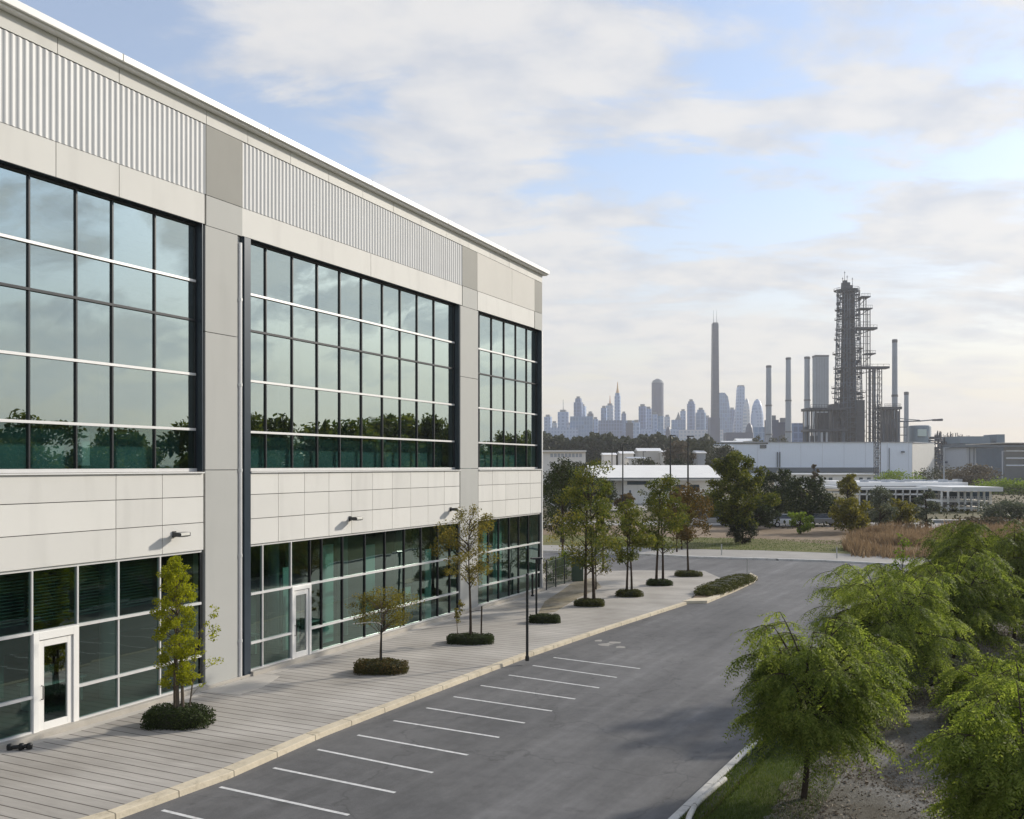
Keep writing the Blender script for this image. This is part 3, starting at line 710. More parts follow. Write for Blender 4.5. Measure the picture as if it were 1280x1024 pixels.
m = MB(); m.prism([(XA(690, 300), 290), (XA(905, 300), 290), (XA(900, 420), 420), (XA(680, 420), 420)], -.3, -.10)
tag(m.build('storage_yard', M['dirt']), 'sandy storage yard below the distant wood', 'ground', kind='structure')
# ================================================================== vegetation
def unit(a): return a / np.maximum(np.linalg.norm(a, axis=-1, keepdims=True), 1e-9)
def leaf_quads(P, size, rg, aspect=.55, axis=None):
    n = len(P); s = (size * rg.uniform(.6, 1.3, n))[:, None]
    a = unit(rg.normal(size=(n, 3))) if axis is None else unit(axis + .5 * rg.normal(size=(n, 3)))
    b = unit(np.cross(a, rg.normal(size=(n, 3))))
    return np.stack([P - a * s * .5, P + b * s * aspect * .5, P + a * s * .5, P - b * s * aspect * .5], 1)
def prof(shape, u):
    if shape == 'cone': return .25 + .75 * (1 - u) ** .8 if u > .12 else .7
    if shape == 'column': return .45 + .55 * math.sin(math.pi * min(1, u * .85 + .12)) if u < .75 else 1.0 - (u - .75) * 2.9
    if shape == 'umbrella': return .55 + .45 * math.sin(math.pi * (.25 + u * .6))
    return max(.18, math.sin(math.pi * (.12 + .8 * u)) ** .7)
def tree_mesh(root, H, zc, rx, shape='oval', clumps=40, leaves=9000, leaf=.08, mat=None, bark=None, tr=.05, seed=0, stems=((0, 0),), spread=.34, flat=.75, limb=True, off=(0, 0), wob=.06, ry=None):
    rg = np.random.default_rng(seed); rd = random.Random(seed)
    C = []; cr = []
    for i in range(clumps):
        u = (i + rd.random()) / clumps; p = prof(shape, u); a = rd.random() * 6.283
        r = rx * p * math.sqrt(rd.uniform(.05, 1)) * rd.uniform(.75, 1.08)
        C.append((off[0] * (.4 + .6 * u) + r * math.cos(a), off[1] * u + (ry or rx) / rx * r * math.sin(a), zc + (H - zc) * (.04 + .92 * u)))
        cr.append(rx * spread * rd.uniform(.55, 1.25) * (.65 + .35 * p))
    C = np.array(C); cr = np.array(cr)
    w = cr ** 2; k = rg.choice(clumps, leaves, p=w / w.sum())
    d = rg.normal(size=(leaves, 3)); d = unit(d) * (rg.uniform(0, 1, (leaves, 1)) ** .45)
    d[:, 2] *= flat
    P = C[k] + d * cr[k][:, None]
    npmesh('crown', leaf_quads(P, leaf, rg), 4, mat, root)
    for si, (sx, sy) in enumerate(stems):
        m = MB(); zt = zc + (H - zc) * (.8 if si == 0 else .6)
        pts = []; nseg = 7
        ph = rd.random() * 6
        for i in range(nseg + 1):
            u = i / nseg
            pts.append((sx * (1 - .6 * u) + off[0] * u * .6 + wob * math.sin(ph + 4 * u) * u, sy * (1 - .6 * u) + wob * math.cos(ph + 5 * u) * u, -.06 + (zt + .06) * u))
        m.tube(pts, [tr * (1.25 - 1.05 * i / nseg) * (1.15 if i == 0 else 1) for i in range(nseg + 1)], 7)
        if limb:
            for j in range(si, clumps, max(1, len(stems))):
                c = C[j]
                if rd.random() < .25: continue
                zs = max(zc * .8, min(zt * .96, c[2] - .55 * math.hypot(c[0] - sx, c[1] - sy) - .1)); u = zs / zt
                s = Vector((sx * (1 - .6 * u) + off[0] * u * .6 + wob * math.sin(ph + 4 * u) * u, sy * (1 - .6 * u) + wob * math.cos(ph + 5 * u) * u, zs)); e = Vector(c)
                mid = s.lerp(e, .5) + Vector((0, 0, .08 * (e - s).length))
                m.tube([s, mid, e], [tr * .38, tr * .24, tr * .08], 5, cap=False)
        m.build('trunk', bark, root, smooth=False)
    return root
def tree(name, label, cat, base, group=None, **k):
    t = thing(name, label, cat, base, group); return tree_mesh(t, **k)

def frond_tree(label, base, H, rx, zc, mat, seed, group, limbs=34, fr=44, lean=(0, 0), ry=None, trunk_r=.055, lf=.095, name='shade_tree', flen=(.30, .52), droop=1.0):
    """feathery tree: arching limbs hung with pinnate fronds"""
    rg = np.random.default_rng(seed); rd = random.Random(seed)
    t = thing(name, label, 'tree', base, group)
    m = MB(); zf = zc + (H - zc) * .35
    tp = [(lean[0] * u * .5 + .05 * math.sin(5 * u), lean[1] * u * .5 + .04 * math.cos(4 * u), -.06 + (zf + (H - zf) * .45 + .06) * u) for u in [i / 6 for i in range(7)]]
    m.tube(tp, [trunk_r * (1.3 - .14 * i) for i in range(7)], 8)
    P = []; D = []
    for i in range(limbs):
        a = i * 2.399 + rd.uniform(-.35, .35); u = (i + .5) / limbs
        rr = rd.uniform(.55, 1.16) * (1 - .45 * (1 - u) ** 2 * 0) * math.sin(math.pi * (.18 + .62 * (1 - u))) ** .6
        s = Vector(tp[3]).lerp(Vector(tp[6]), rd.uniform(0, 1) * u + .0)
        ze = zc + (H - zc) * (u ** .9) * rd.uniform(.85, 1.0)
        e = Vector((lean[0] + rx * rr * math.cos(a), lean[1] + (ry or rx) * rr * math.sin(a), ze))
        c = s.lerp(e, .5); c.z = s.z * .4 + e.z * .6 + rd.uniform(.05, .30) * (H - zc) * (1.1 - u)
        pts = []
        for j in range(7):
            v = j / 6; pts.append(s * (1 - v) ** 2 + c * 2 * v * (1 - v) + e * v * v)
        m.tube(pts, [trunk_r * .42 * (1 - .85 * j / 6) + .003 for j in range(7)], 5, cap=False)
        out = (e - s); out.z = 0; out = out.normalized() if out.length > 1e-3 else Vector((1, 0, 0))
        sd_ = Vector((-out.y, out.x, 0))
        ntw = max(4, int(fr / 6))
        for q in range(ntw):
            v = 1.0 if q == 0 else rd.uniform(.25, 1.0) ** .8
            j = min(5, int(v * 6)); p = pts[j].lerp(pts[j + 1], v * 6 - j)
            an = 0 if q == 0 else rd.choice((-1, 1)) * rd.uniform(.3, 1.25)
            td = (out * math.cos(an) + sd_ * math.sin(an) + Vector((0, 0, rd.uniform(-.25, .22)))).normalized()
            tl = rx * rd.uniform(.22, .44) * (1.1 - .35 * v)
            tw_ = []
            for k in range(4):
                s_ = k / 3; tw_.append(p + td * tl * s_ - Vector((0, 0, .30 * tl * s_ * s_)))
            m.tube(tw_, [.008, .006, .005, .003], 4, cap=False)
            for k in range(7):
                s_ = (k + .6) / 7; i0 = min(2, int(s_ * 3)); pp = tw_[i0].lerp(tw_[i0 + 1], s_ * 3 - i0)
                sgn = 1 if k % 2 else -1; tdx = (tw_[i0 + 1] - tw_[i0]).normalized(); lat = Vector((-td.y, td.x, 0)) * sgn
                d_ = tdx * rd.uniform(.5, 1.0) + lat * (rd.uniform(.3, .9) if k < 6 else .1) + Vector((0, 0, rd.uniform(-.3, .12)))
                P.append(pp); D.append(d_.normalized())
    m.build('trunk', M['bark'], t)
    P = np.array([tuple(p) for p in P]); D = np.array([tuple(p) for p in D]); n = len(P)
    Ln = rg.uniform(flen[0], flen[1], n); NP_ = 9
    allv = []
    up = np.array([0, 0, 1.0])
    dr = rg.uniform(.2, .7, n) * droop
    tw = rg.normal(size=(n, 3)) * .35
    for i in range(NP_):
        s = (i + .7) / NP_
        q = P + D * (Ln * s)[:, None] - up * (dr * Ln * s * s)[:, None]
        tg = unit(D - up * (2 * dr * s)[:, None])
        sd = unit(np.cross(tg, up + tw))
        for sg in (-1, 1):
            ax = unit(sd * sg * .85 + tg * .6 - up * .28 + .18 * rg.normal(size=(n, 3)))
            sz = (lf * (1 - .45 * abs(s - .45)) * rg.uniform(.7, 1.2, n))[:, None]
            nb = unit(np.cross(ax, unit(np.cross(sd, tg)) + .3 * rg.normal(size=(n, 3))))
            allv.append(np.stack([q, q + ax * sz * .5 + nb * sz * .17, q + ax * sz, q + ax * sz * .5 - nb * sz * .17], 1))
    npmesh('crown', np.concatenate(allv), 4, mat, t)
    return t

def hedge(label, base, sx, sy, h, n, leaf, mat, seed, group='clipped hedges planted in the pavement', cat='hedge', poly=None, name='clipped_hedge'):
    rg = np.random.default_rng(seed)
    t = thing(name, label, cat, base, group)
    # rounded box filled densely near its skin
    P = rg.uniform(-1, 1, (n * 4, 3)); P[:, 2] = (P[:, 2] + 1) / 2
    r = (np.abs(P[:, 0]) ** 3 + np.abs(P[:, 1]) ** 3 + np.abs(P[:, 2]) ** 5) ** (1 / 3)
    lump = 1 + .07 * np.sin(P[:, 0] * 7 + seed) + .06 * np.sin(P[:, 1] * 6 + 2 * seed)
    keep = (r < lump) & (r > .55); P = P[keep][:n]
    P = P * np.array([sx / 2, sy / 2, h])
    npmesh('foliage', leaf_quads(P, leaf, rg, .6), 4, mat, t)
    m = MB()
    for k in range(7):
        a = k * .9; m.tube([(sx * .28 * math.cos(a), sy * .28 * math.sin(a), -.04), (sx * .34 * math.cos(a), sy * .34 * math.sin(a), h * .8)], [.02, .008], 5)
    m.lathe((0, 0, 0), [(.40, .01), (.41, h * .35), (.36, h * .7), (.2, h * .8)], 14, sx, sy)  # solid dark core added inside so the hedge looks opaque
    m.build('stems', M['hedge_core'], t)
    return t

M['hedge_core'] = surf('hedge_stem_core', (.022, .026, .012), .9, 0, .4, 14)
LF = dict(
    hedge=leafmat('hedge_leaf', [(.022, .034, .012), (.04, .058, .018), (.065, .085, .026)], .15, 2),
    hedge_red=leafmat('hedge_leaf_bronze', [(.045, .05, .016), (.085, .08, .024), (.16, .10, .04)], .15, 2.5),
    hedge_olive=leafmat('hedge_leaf_olive', [(.04, .05, .013), (.075, .082, .022), (.12, .12, .035)], .2, 2),  # paler olive leaf tones
    yellow=leafmat('leaf_yellow_green', [(.13, .16, .016), (.26, .28, .027), (.42, .41, .05)], .5, 1.6),
    olive=leafmat('leaf_olive', [(.075, .08, .016), (.14, .13, .028), (.22, .19, .04)], .42, 1.3),
    sparse=leafmat('leaf_sparse', [(.085, .085, .02), (.155, .14, .035), (.27, .21, .05)], .42, 1.3),
    mixed=leafmat('leaf_green_gold', [(.045, .07, .018), (.095, .115, .026), (.21, .19, .035)], .42, .8),
    dark=leafmat('leaf_dark', [(.016, .024, .011), (.032, .045, .016), (.06, .075, .024)], .2, .6),
    darker=leafmat('leaf_deep', [(.014, .02, .012), (.026, .034, .017), (.045, .055, .024)], .15, .5),
    rust=leafmat('leaf_rusty', [(.05, .045, .018), (.10, .075, .026), (.17, .10, .035)], .3, 1.1),
    frond=leafmat('frond_green', [(.062, .09, .018), (.125, .165, .031), (.20, .24, .05), (.28, .31, .085)], .52, 1.0),
    frond2=leafmat('frond_fresh', [(.075, .108, .02), (.15, .195, .036), (.23, .275, .057), (.31, .345, .095)], .52, 1.0),
    frond3=leafmat('frond_deep', [(.06, .08, .017), (.11, .14, .03), (.18, .205, .05)], .48, 1.0),
    big=leafmat('leaf_big_tree', [(.028, .04, .011), (.075, .09, .018), (.19, .19, .032)], .4, .55),
    grey=leafmat('leaf_grey_green', [(.06, .075, .05), (.10, .115, .075), (.15, .16, .10)], .25, .8),
    lime=leafmat('leaf_lime', [(.08, .13, .015), (.15, .21, .03), (.22, .27, .05)], .35, 1),
    brown=leafmat('leaf_brown', [(.06, .05, .03), (.10, .08, .05), (.15, .12, .07)], .2, .8),
    wood=leafmat('leaf_far_wood', [(.028, .036, .02), (.045, .055, .028), (.07, .076, .036)], .1, .03),
    far=leafmat('leaf_far_scrub', [(.03, .04, .018), (.055, .062, .025), (.09, .085, .035)], .1, .05),
    reed=leafmat('dry_grass_blade', [(.12, .082, .05), (.21, .15, .092), (.31, .235, .15)], .35, .35),
    chips=leafmat('bark_chip', [(.10, .075, .05), (.22, .175, .13), (.40, .35, .28)], .05, .8),
    turf=leafmat('turf_blade', [(.035, .06, .012), (.07, .105, .022), (.12, .15, .035)], .35, .6),
)
# ---------------- hedges in the pavement
HD = [((178, 267, 914, 876), 1.15, 'hedge', 9000, .055, 'dark green clipped hedge round the yellow columnar tree, nearest of the pavement hedges'),
      ((441, 511, 845, 820), 1.15, 'hedge_red', 8000, .055, 'bronze tipped clipped hedge under the small umbrella shaped tree'),
      ((558, 618, 807, 790), 1.1, 'hedge', 7000, .055, 'dark green clipped hedge round the thin sparse tree and its stake'),
      ((661, 701, 780, 766), 1.1, 'hedge', 5000, .06, 'small clipped hedge at the foot of the second black lamp post'),
      ((717, 757, 759, 747), 1.1, 'hedge_olive', 5000, .06, 'olive clipped hedge under the tall two stemmed green and gold tree'),
      ((768, 805, 747, 736), 1.2, 'hedge_olive', 4000, .065, 'olive clipped hedge under the slim double stemmed olive tree'),
      ((807, 841, 733, 723), 1.2, 'hedge', 4000, .065, 'dark clipped hedge under the round topped tree with two straight stems'),
      ((843, 878, 721.5, 712.5), 1.2, 'hedge_olive', 4000, .065, 'yellow green clipped hedge under the rusty tree, farthest in the row')]
HB = []
for i, ((x0, x1, y1, y0), dep, mt, n, lf_, lab) in enumerate(HD):
    f0 = G((x0 + x1) / 2, y1, 0); w_ = (x1 - x0) / FPX * f0.y
    d_ = w_ * .55 * dep
    # top front edge sits about where the near face ends: solve the height from the visible extent
    yc = f0.y + d_ / 2; c = Vector((XA((x0 + x1) / 2, yc), yc, 0))
    h_ = CAMH - (y0 - HY) * (yc + d_ * .42) / FPX; h_ = max(.36, min(.75, h_))
    hedge(lab, c, w_, d_, h_, n, lf_, LF[mt], 31 + i); HB.append(c)
# long hedge on the island
A, B = G(882, 744, 0), G(931, 725, 0)
rg = np.random.default_rng(5); n = 12000
t = thing('clipped_hedge', 'long low olive hedge filling the kerbed island at the end of the pavement', 'hedge', A.lerp(B, .5), 'clipped hedges planted in the pavement')
dv = (B - A); Lh = dv.length + 1.0; dv.normalize(); nv = Vector((-dv.y, dv.x, 0))
P = rg.uniform(-1, 1, (n * 3, 3)); P[:, 2] = (P[:, 2] + 1) / 2
r = (np.abs(P[:, 0]) ** 6 + np.abs(P[:, 1]) ** 3 + P[:, 2] ** 4) ** .33; P = P[(r < 1 + .08 * np.sin(P[:, 0] * 23)) & (r > .5)][:n]
Wd = np.stack([P[:, 0] * Lh / 2 * dv.x + P[:, 1] * .85 * nv.x, P[:, 0] * Lh / 2 * dv.y + P[:, 1] * .85 * nv.y, P[:, 2] * .42], 1)
npmesh('foliage', leaf_quads(Wd, .08, rg, .6), 4, LF['hedge_olive'], t)
m = MB()
for k in range(-2, 3): m.lathe((dv.x * k * Lh * .13, dv.y * k * Lh * .13, 0), [(.5, .0), (.55, .2), (.4, .36), (.1, .4)], 10)
m.build('stems', M['hedge_core'], t)  # these are added dark cores that keep the leaves from showing through

# ---------------- street trees
def px_tree(px, py, ytop, ybot, xw, base=None):
    b = base or G(px, py, 0); k = b.y / FPX
    return b, CAMH - (ytop - HY) * k, CAMH - (ybot - HY) * k, xw * k / 2
ST = 'young trees in the pavement hedges'
b = HB[0]; _, H, zc, rx = px_tree(0, 0, 690, 862, 60, b)
tree('street_tree', 'bright yellow green columnar tree in the nearest hedge, beside the first grey pilaster', 'tree', b, ST, H=H, zc=.95, rx=rx * 1.0, shape='column', clumps=120, leaves=17000, leaf=.056, mat=LF['yellow'], bark=M['bark_pale'], tr=.045, seed=3, stems=((0, 0), (.12, .05), (-.1, .08)), spread=.27, off=(-.05, 0))
tree('sapling', 'thin half bare sapling leaning out to the right of the yellow columnar tree', 'tree', b + Vector((.22, .06, 0)), ST, H=H * .72, zc=.9, rx=.55, shape='oval', clumps=22, leaves=750, leaf=.07, mat=LF['yellow'], bark=M['bark_pale'], tr=.022, seed=4, spread=.3, off=(.55, 0))
b = HB[1]; _, H, zc, rx = px_tree(0, 0, 738, 782, 76, b)
tree('street_tree', 'small umbrella shaped olive tree standing in the bronze tipped hedge', 'tree', b, ST, H=H, zc=zc, rx=rx * 1.08, shape='umbrella', clumps=34, leaves=5200, leaf=.062, mat=LF['olive'], bark=M['bark_pale'], tr=.04, seed=8, spread=.36, flat=.55)
b2 = b + Vector((.03, -.06, 0))
t = thing('low_lamp', 'slim low lamp with a white curved arm beside the umbrella shaped tree', 'lamp', b2)
k = b.y / FPX; z1 = CAMH - (779 - HY) * k
m = MB(); m.tube([(0, 0, 0), (0, 0, z1 - .05)], .024, 8); m.lathe((0, 0, 0), [(.06, 0), (.06, .05), (.03, .08)], 8); m.build('post', M['black'], t)
m = MB(); m.tube([(0, 0, z1 - .06), (-.08, -.01, z1 + .02), (-.35, -.05, z1 + .05), (-.95, -.1, z1 + .0)], [.02, .02, .018, .014], 8); m.build('arm', M['white'], t, smooth=True)
b = HB[2]; _, H, zc, rx = px_tree(0, 0, 632, 728, 82, b)
tree('street_tree', 'tall thin tree with sparse olive leaves in the third hedge, before the second pilaster', 'tree', b, ST, H=H, zc=zc, rx=rx * 1.05, shape='oval', clumps=44, leaves=6000, leaf=.08, mat=LF['sparse'], bark=M['bark'], tr=.05, seed=17, spread=.27, wob=.1)
tree('sapling', 'short leafy sapling left of the thin sparse tree in the third hedge', 'tree', b + Vector((-.52, .1, 0)), ST, H=1.7, zc=.8, rx=.4, clumps=12, leaves=420, leaf=.08, mat=LF['sparse'], bark=M['bark_pale'], tr=.018, seed=19, spread=.4)
t = thing('tree_stake', 'short brown wooden stake right of the thin sparse tree', 'stake', b + Vector((.42, -.02, 0)))
m = MB(); m.tube([(0, 0, -.05), (.03, 0, 1.45)], [.035, .03], 7); m.build('post', M['bark'], t)
m = MB(); m.tube([(-.40, .02, 1.22), (-.2, .03, 1.26), (.02, 0, 1.28)], .01, 5); m.build('tie', M['dark'], t)
b = HB[4]; _, H, zc, rx = px_tree(0, 0, 573, 712, 74, b)
tree('street_tree', 'tallest pavement tree, green turning gold, with two stems rising from an olive hedge', 'tree', b, ST, H=H, zc=zc, rx=rx * 1.22, shape='oval', clumps=64, leaves=8500, leaf=.115, mat=LF['mixed'], bark=M['bark'], tr=.075, seed=23, stems=((-.22, 0), (.22, .05)), spread=.3)
b = HB[5]; _, H, zc, rx = px_tree(0, 0, 624, 706, 48, b)
tree('street_tree', 'slim olive tree with double stems between the tallest tree and the round topped one', 'tree', b, ST, H=H, zc=zc, rx=rx * 1.25, shape='oval', clumps=40, leaves=4800, leaf=.12, mat=LF['mixed'], bark=M['bark'], tr=.06, seed=29, stems=((-.14, 0), (.14, .03)), spread=.32)
b = HB[6]; _, H, zc, rx = px_tree(0, 0, 594, 690, 58, b)
tree('street_tree', 'round topped olive green tree on two straight dark stems', 'tree', b, ST, H=H, zc=zc, rx=rx * 1.12, shape='oval', clumps=56, leaves=7800, leaf=.13, mat=LF['mixed'], bark=M['bark'], tr=.07, seed=37, stems=((-.18, 0), (.22, .03)), spread=.33, off=(.15, 0))
b = HB[7]; _, H, zc, rx = px_tree(0, 0, 607, 676, 62, b)
tree('street_tree', 'rust tinged broad tree over the farthest yellow green hedge', 'tree', b, ST, H=H, zc=zc, rx=rx * 1.2, shape='oval', clumps=46, leaves=5600, leaf=.14, mat=LF['rust'], bark=M['bark'], tr=.065, seed=41, spread=.32, off=(-.2, 0))
b = G(703, 716, 0); _, H, zc, rx = px_tree(0, 0, 574, 668, 66, b)
tree('street_tree', 'dark leafed tree half hidden behind the building corner', 'tree', b, ST, H=H, zc=zc, rx=rx * 1.2, shape='oval', clumps=60, leaves=6500, leaf=.15, mat=LF['dark'], bark=M['bark'], tr=.08, seed=43, spread=.3)
b = G(715, 722, 0)
tree('sapling', 'wispy pale sapling beside the green mesh fence past the corner', 'tree', b, None, H=4.2, zc=1.2, rx=1.7, clumps=34, leaves=900, leaf=.13, mat=LF['sparse'], bark=M['bark'], tr=.03, seed=47, spread=.3)
b = G(745, 737, 0)
tree('sapling', 'young tree with thin tiers of leaves right behind the olive hedge', 'tree', b, None, H=3.6, zc=.9, rx=1.35, clumps=34, leaves=1100, leaf=.12, mat=LF['sparse'], bark=M['bark'], tr=.035, seed=53, spread=.3)
for px, py, ytop, ybot, wd, mt, sd, lab in ((754, 712, 600, 668, 26, 'mixed', 55, 'narrow tree behind the tallest pavement tree, at the far pavement edge'),
                                            (846, 690, 612, 662, 34, 'rust', 57, 'rusty round tree on the far verge, left of the broad rusty tree'),
                                            (852, 687, 620, 662, 34, 'olive', 58, 'olive tree on the far grass strip behind the rusty pair'),
                                            (790, 700, 640, 682, 30, 'olive', 59, 'low olive tree behind the slim double stemmed tree')):
    b = G(px, py, 0); _, H, zc, rx = px_tree(0, 0, ytop, ybot, wd, b)
    tree('street_tree', lab, 'tree', b, None, H=H, zc=zc, rx=rx, clumps=34, leaves=2600, leaf=.19, mat=LF[mt], bark=M['bark'], tr=.06, seed=sd, spread=.34)
# bushes by the building corner
for px, py, w_, h_, mt, sd, lab in ((692, 729, 1.7, 1.5, 'mixed', 61, 'loose bush against the fence past the building corner'),
                                    (708, 724, 1.9, 1.7, 'lime', 62, 'light green bush behind the green mesh fence')):
    b = G(px, py, 0); t = thing('bush', lab, 'bush', b)
    tree_mesh(t, H=h_, zc=.15, rx=w_ / 2, clumps=24, leaves=2200, leaf=.1, mat=LF[mt], bark=M['bark'], tr=.03, seed=sd, spread=.4)

# ---------------- feathery trees on the right
FT = 'feathery green trees on the right hand verge'
frond_tree('large feathery green tree nearest the asphalt, its fronds drooping over the white kerb', G(1005, 1000, -.02), 4.05, 1.32, .95, LF['frond'], 71, FT, limbs=52, fr=54, lean=(.22, .15))
frond_tree('fresh green feathery tree standing second, behind and right of the drooping one', G(1122, 868, -.02), 4.15, 2.05, .6, LF['frond2'], 72, FT, limbs=50, fr=54, lean=(-.25, .3), ry=1.7)
frond_tree('broad green tree right of the second feathery tree, above the gravel path', G(1192, 825, -.02), 4.1, 1.95, .45, LF['frond'], 73, FT, limbs=48, fr=50, lf=.12)
frond_tree('tall dense green tree cut by the right picture edge, farther up the verge', G(1268, 800, -.02), 5.4, 2.7, .5, LF['frond3'], 74, FT, limbs=60, fr=62, lf=.14, flen=(.4, .7))
frond_tree('bright feathery tree filling the lower right corner', G(1285, 1110, -.02), 3.5, 1.22, .5, LF['frond2'], 75, FT, limbs=50, fr=54, lean=(.05, .2))
frond_tree('pale green bushy tree at the right edge, above the lower right corner tree', G(1278, 935, -.02), 2.1, 1.05, .25, LF['frond2'], 76, FT, limbs=34, fr=46)
frond_tree('loose light green tree behind the second feathery tree, next to the far road', G(1150, 770, -.02), 2.7, 2.1, .25, LF['frond2'], 77, FT, limbs=40, fr=44, lf=.14, flen=(.4, .7))
frond_tree('deep green tree between the tall right edge tree and the road', G(1222, 760, -.02), 4.0, 2.4, .3, LF['frond3'], 78, FT, limbs=50, fr=54, lf=.16, flen=(.45, .8))
tree('sapling', 'slim bare stemmed sapling rising over the feathery trees at the road edge', 'tree', G(1127, 778, 0), None, H=3.95, zc=1.9, rx=.5, clumps=14, leaves=420, leaf=.12, mat=LF['lime'], bark=M['bark'], tr=.035, seed=81, spread=.45)
frond_tree('low bushy green tree between the gravel path and the pale bushy tree', G(1232, 905, -.02), 1.75, .95, .2, LF['frond2'], 95, FT, limbs=30, fr=44)
frond_tree('young feathery tree growing up between the drooping tree and the second one', G(1072, 905, -.02), 2.5, 1.0, .35, LF['frond'], 96, FT, limbs=30, fr=44)
for px, py, w_, h_, mt, sd, lab in ((1178, 868, 1.9, 1.0, 'grey', 91, 'low grey green shrub at the head of the gravel path'),
                                    (1228, 872, 2.0, 1.2, 'frond3', 92, 'rounded deep green shrub right of the gravel path'),
                                    (1108, 876, 1.5, .9, 'dark', 93, 'dark low shrub under the second feathery tree'),
                                    (1285, 880, 1.9, 1.5, 'frond3', 94, 'green shrub at the right picture edge behind the pale bushy tree')):
    b = G(px, py, -.02); t = thing('shrub', lab, 'shrub', b)
    tree_mesh(t, H=h_, zc=.08, rx=w_ / 2, clumps=26, leaves=4200, leaf=.075, mat=LF[mt], bark=M['bark'], tr=.025, seed=sd, spread=.4)
# litter of bark chips on the gravel
rgc = np.random.default_rng(77); n = 130000
gq = np.array([(p.x, p.y) for p in gp]); mn, mxx = gq.min(0), gq.max(0)
mxx = np.minimum(mxx, [22, 42]); mn = np.maximum(mn, [2, 14])
P = np.zeros((n, 3)); P[:, :2] = rgc.uniform(mn, mxx, (n, 2)); P[:, 2] = -.004 + rgc.uniform(0, .02, n)
inside = np.zeros(n, bool); j = len(gq) - 1
for i in range(len(gq)):
    xi, yi, xj, yj = *gq[i], *gq[j]
    c_ = ((yi > P[:, 1]) != (yj > P[:, 1])) & (P[:, 0] < (xj - xi) * (P[:, 1] - yi) / (yj - yi + 1e-9) + xi); inside ^= c_; j = i
P = P[inside & (np.sin(P[:, 0] * 1.7 + 2 * np.sin(P[:, 1] * .9)) + rgc.normal(size=n) * .8 > -.2)]
ax = rgc.normal(size=(len(P), 3)); ax[:, 2] *= .15
tag(npmesh('bark_chips', leaf_quads(P, .07, rgc, .5, unit(ax)), 4, LF['chips']), 'brown bark chips and dry leaves scattered over the gravel', 'bark chips', kind='stuff')
# turf blades on the near verge and dry litter
rg = np.random.default_rng(91)
def blades(name, pts, h, w_, mat, label, cat, lean=.35, kind='stuff'):
    n = len(pts); a = rg.uniform(0, 6.283, n); hh = h * rg.uniform(.5, 1.3, n)
    dx = np.stack([np.cos(a), np.sin(a), np.zeros(n)], 1) * (w_ / 2)
    tip = np.stack([rg.normal(size=n) * lean * hh, rg.normal(size=n) * lean * hh, hh], 1)
    V = np.stack([pts - dx, pts + dx, pts + tip], 1)
    o = npmesh(name, V, 3, mat); return tag(o, label, cat, kind=kind)
n = 42000
u = rg.uniform(0, 1, n) ** 1.4; k = .26 + rg.uniform(0, 1, n) ** 1.3 * 2.3
base = np.array([tuple(rk0 - rkd * 4)]) + u[:, None] * 17 * np.array([tuple(rkd)]) + k[:, None] * np.array([[rkd.y, -rkd.x, 0]])
base[:, 2] = -.03
blades('grass_blades', base, .085, .014, LF['turf'], 'short green turf between the kerb and the gravel', 'grass')
# brown dry grasses behind the far sidewalk
n = 36000
q0, q1, q2, q3 = G(1050, 697, 0), G(1290, 704, 0), G(1290, 661, 0), G(1066, 662, 0)
u, v = rg.uniform(0, 1, n), rg.uniform(0, 1, n)
c4 = [np.array(tuple(q)) for q in (q0, q1, q2, q3)]
P = ((1 - u) * (1 - v))[:, None] * c4[0] + (u * (1 - v))[:, None] * c4[1] + (u * v)[:, None] * c4[2] + ((1 - u) * v)[:, None] * c4[3]
dens = np.sin(P[:, 0] * .55 + 1.3 * np.sin(P[:, 1] * .3)) + np.sin(P[:, 1] * .45 + P[:, 0] * .21)
P = P[(dens + rg.normal(size=n) * .45 > -.35) & (v > .06 + .07 * np.sin(P[:, 0] * .8) + .05 * np.sin(P[:, 0] * 2.3) + .05 * rg.normal(size=n)) & (u > .03 + .03 * np.sin(P[:, 1] * .7))]
P[:, 2] = -.02
hg = (.55 + .5 * np.clip(np.sin(P[:, 0] * .9 + 2 * np.sin(P[:, 1] * .5)) * np.sin(P[:, 1] * .8 + 1) + .4, 0, 1.2))
blades('dry_grass', P, hg * 1.05, .09, LF['reed'], 'rust brown dry ornamental grass behind the far sidewalk', 'dry grass', .28)
n = 9000
u, v = rg.uniform(0, 1, n), rg.uniform(0, 1, n)
a0, a1 = G(700, 684, 0), G(1060, 690, 0); b0, b1 = G(700, 668, 0), G(1060, 676, 0)
c4 = [np.array(tuple(q)) for q in (a0, a1, b1, b0)]
P = ((1 - u) * (1 - v))[:, None] * c4[0] + (u * (1 - v))[:, None] * c4[1] + (u * v)[:, None] * c4[2] + ((1 - u) * v)[:, None] * c4[3]
blades('verge_tufts', P, .09, .05, LF['turf'], 'uneven grass tufts on the far verge', 'grass', .4)

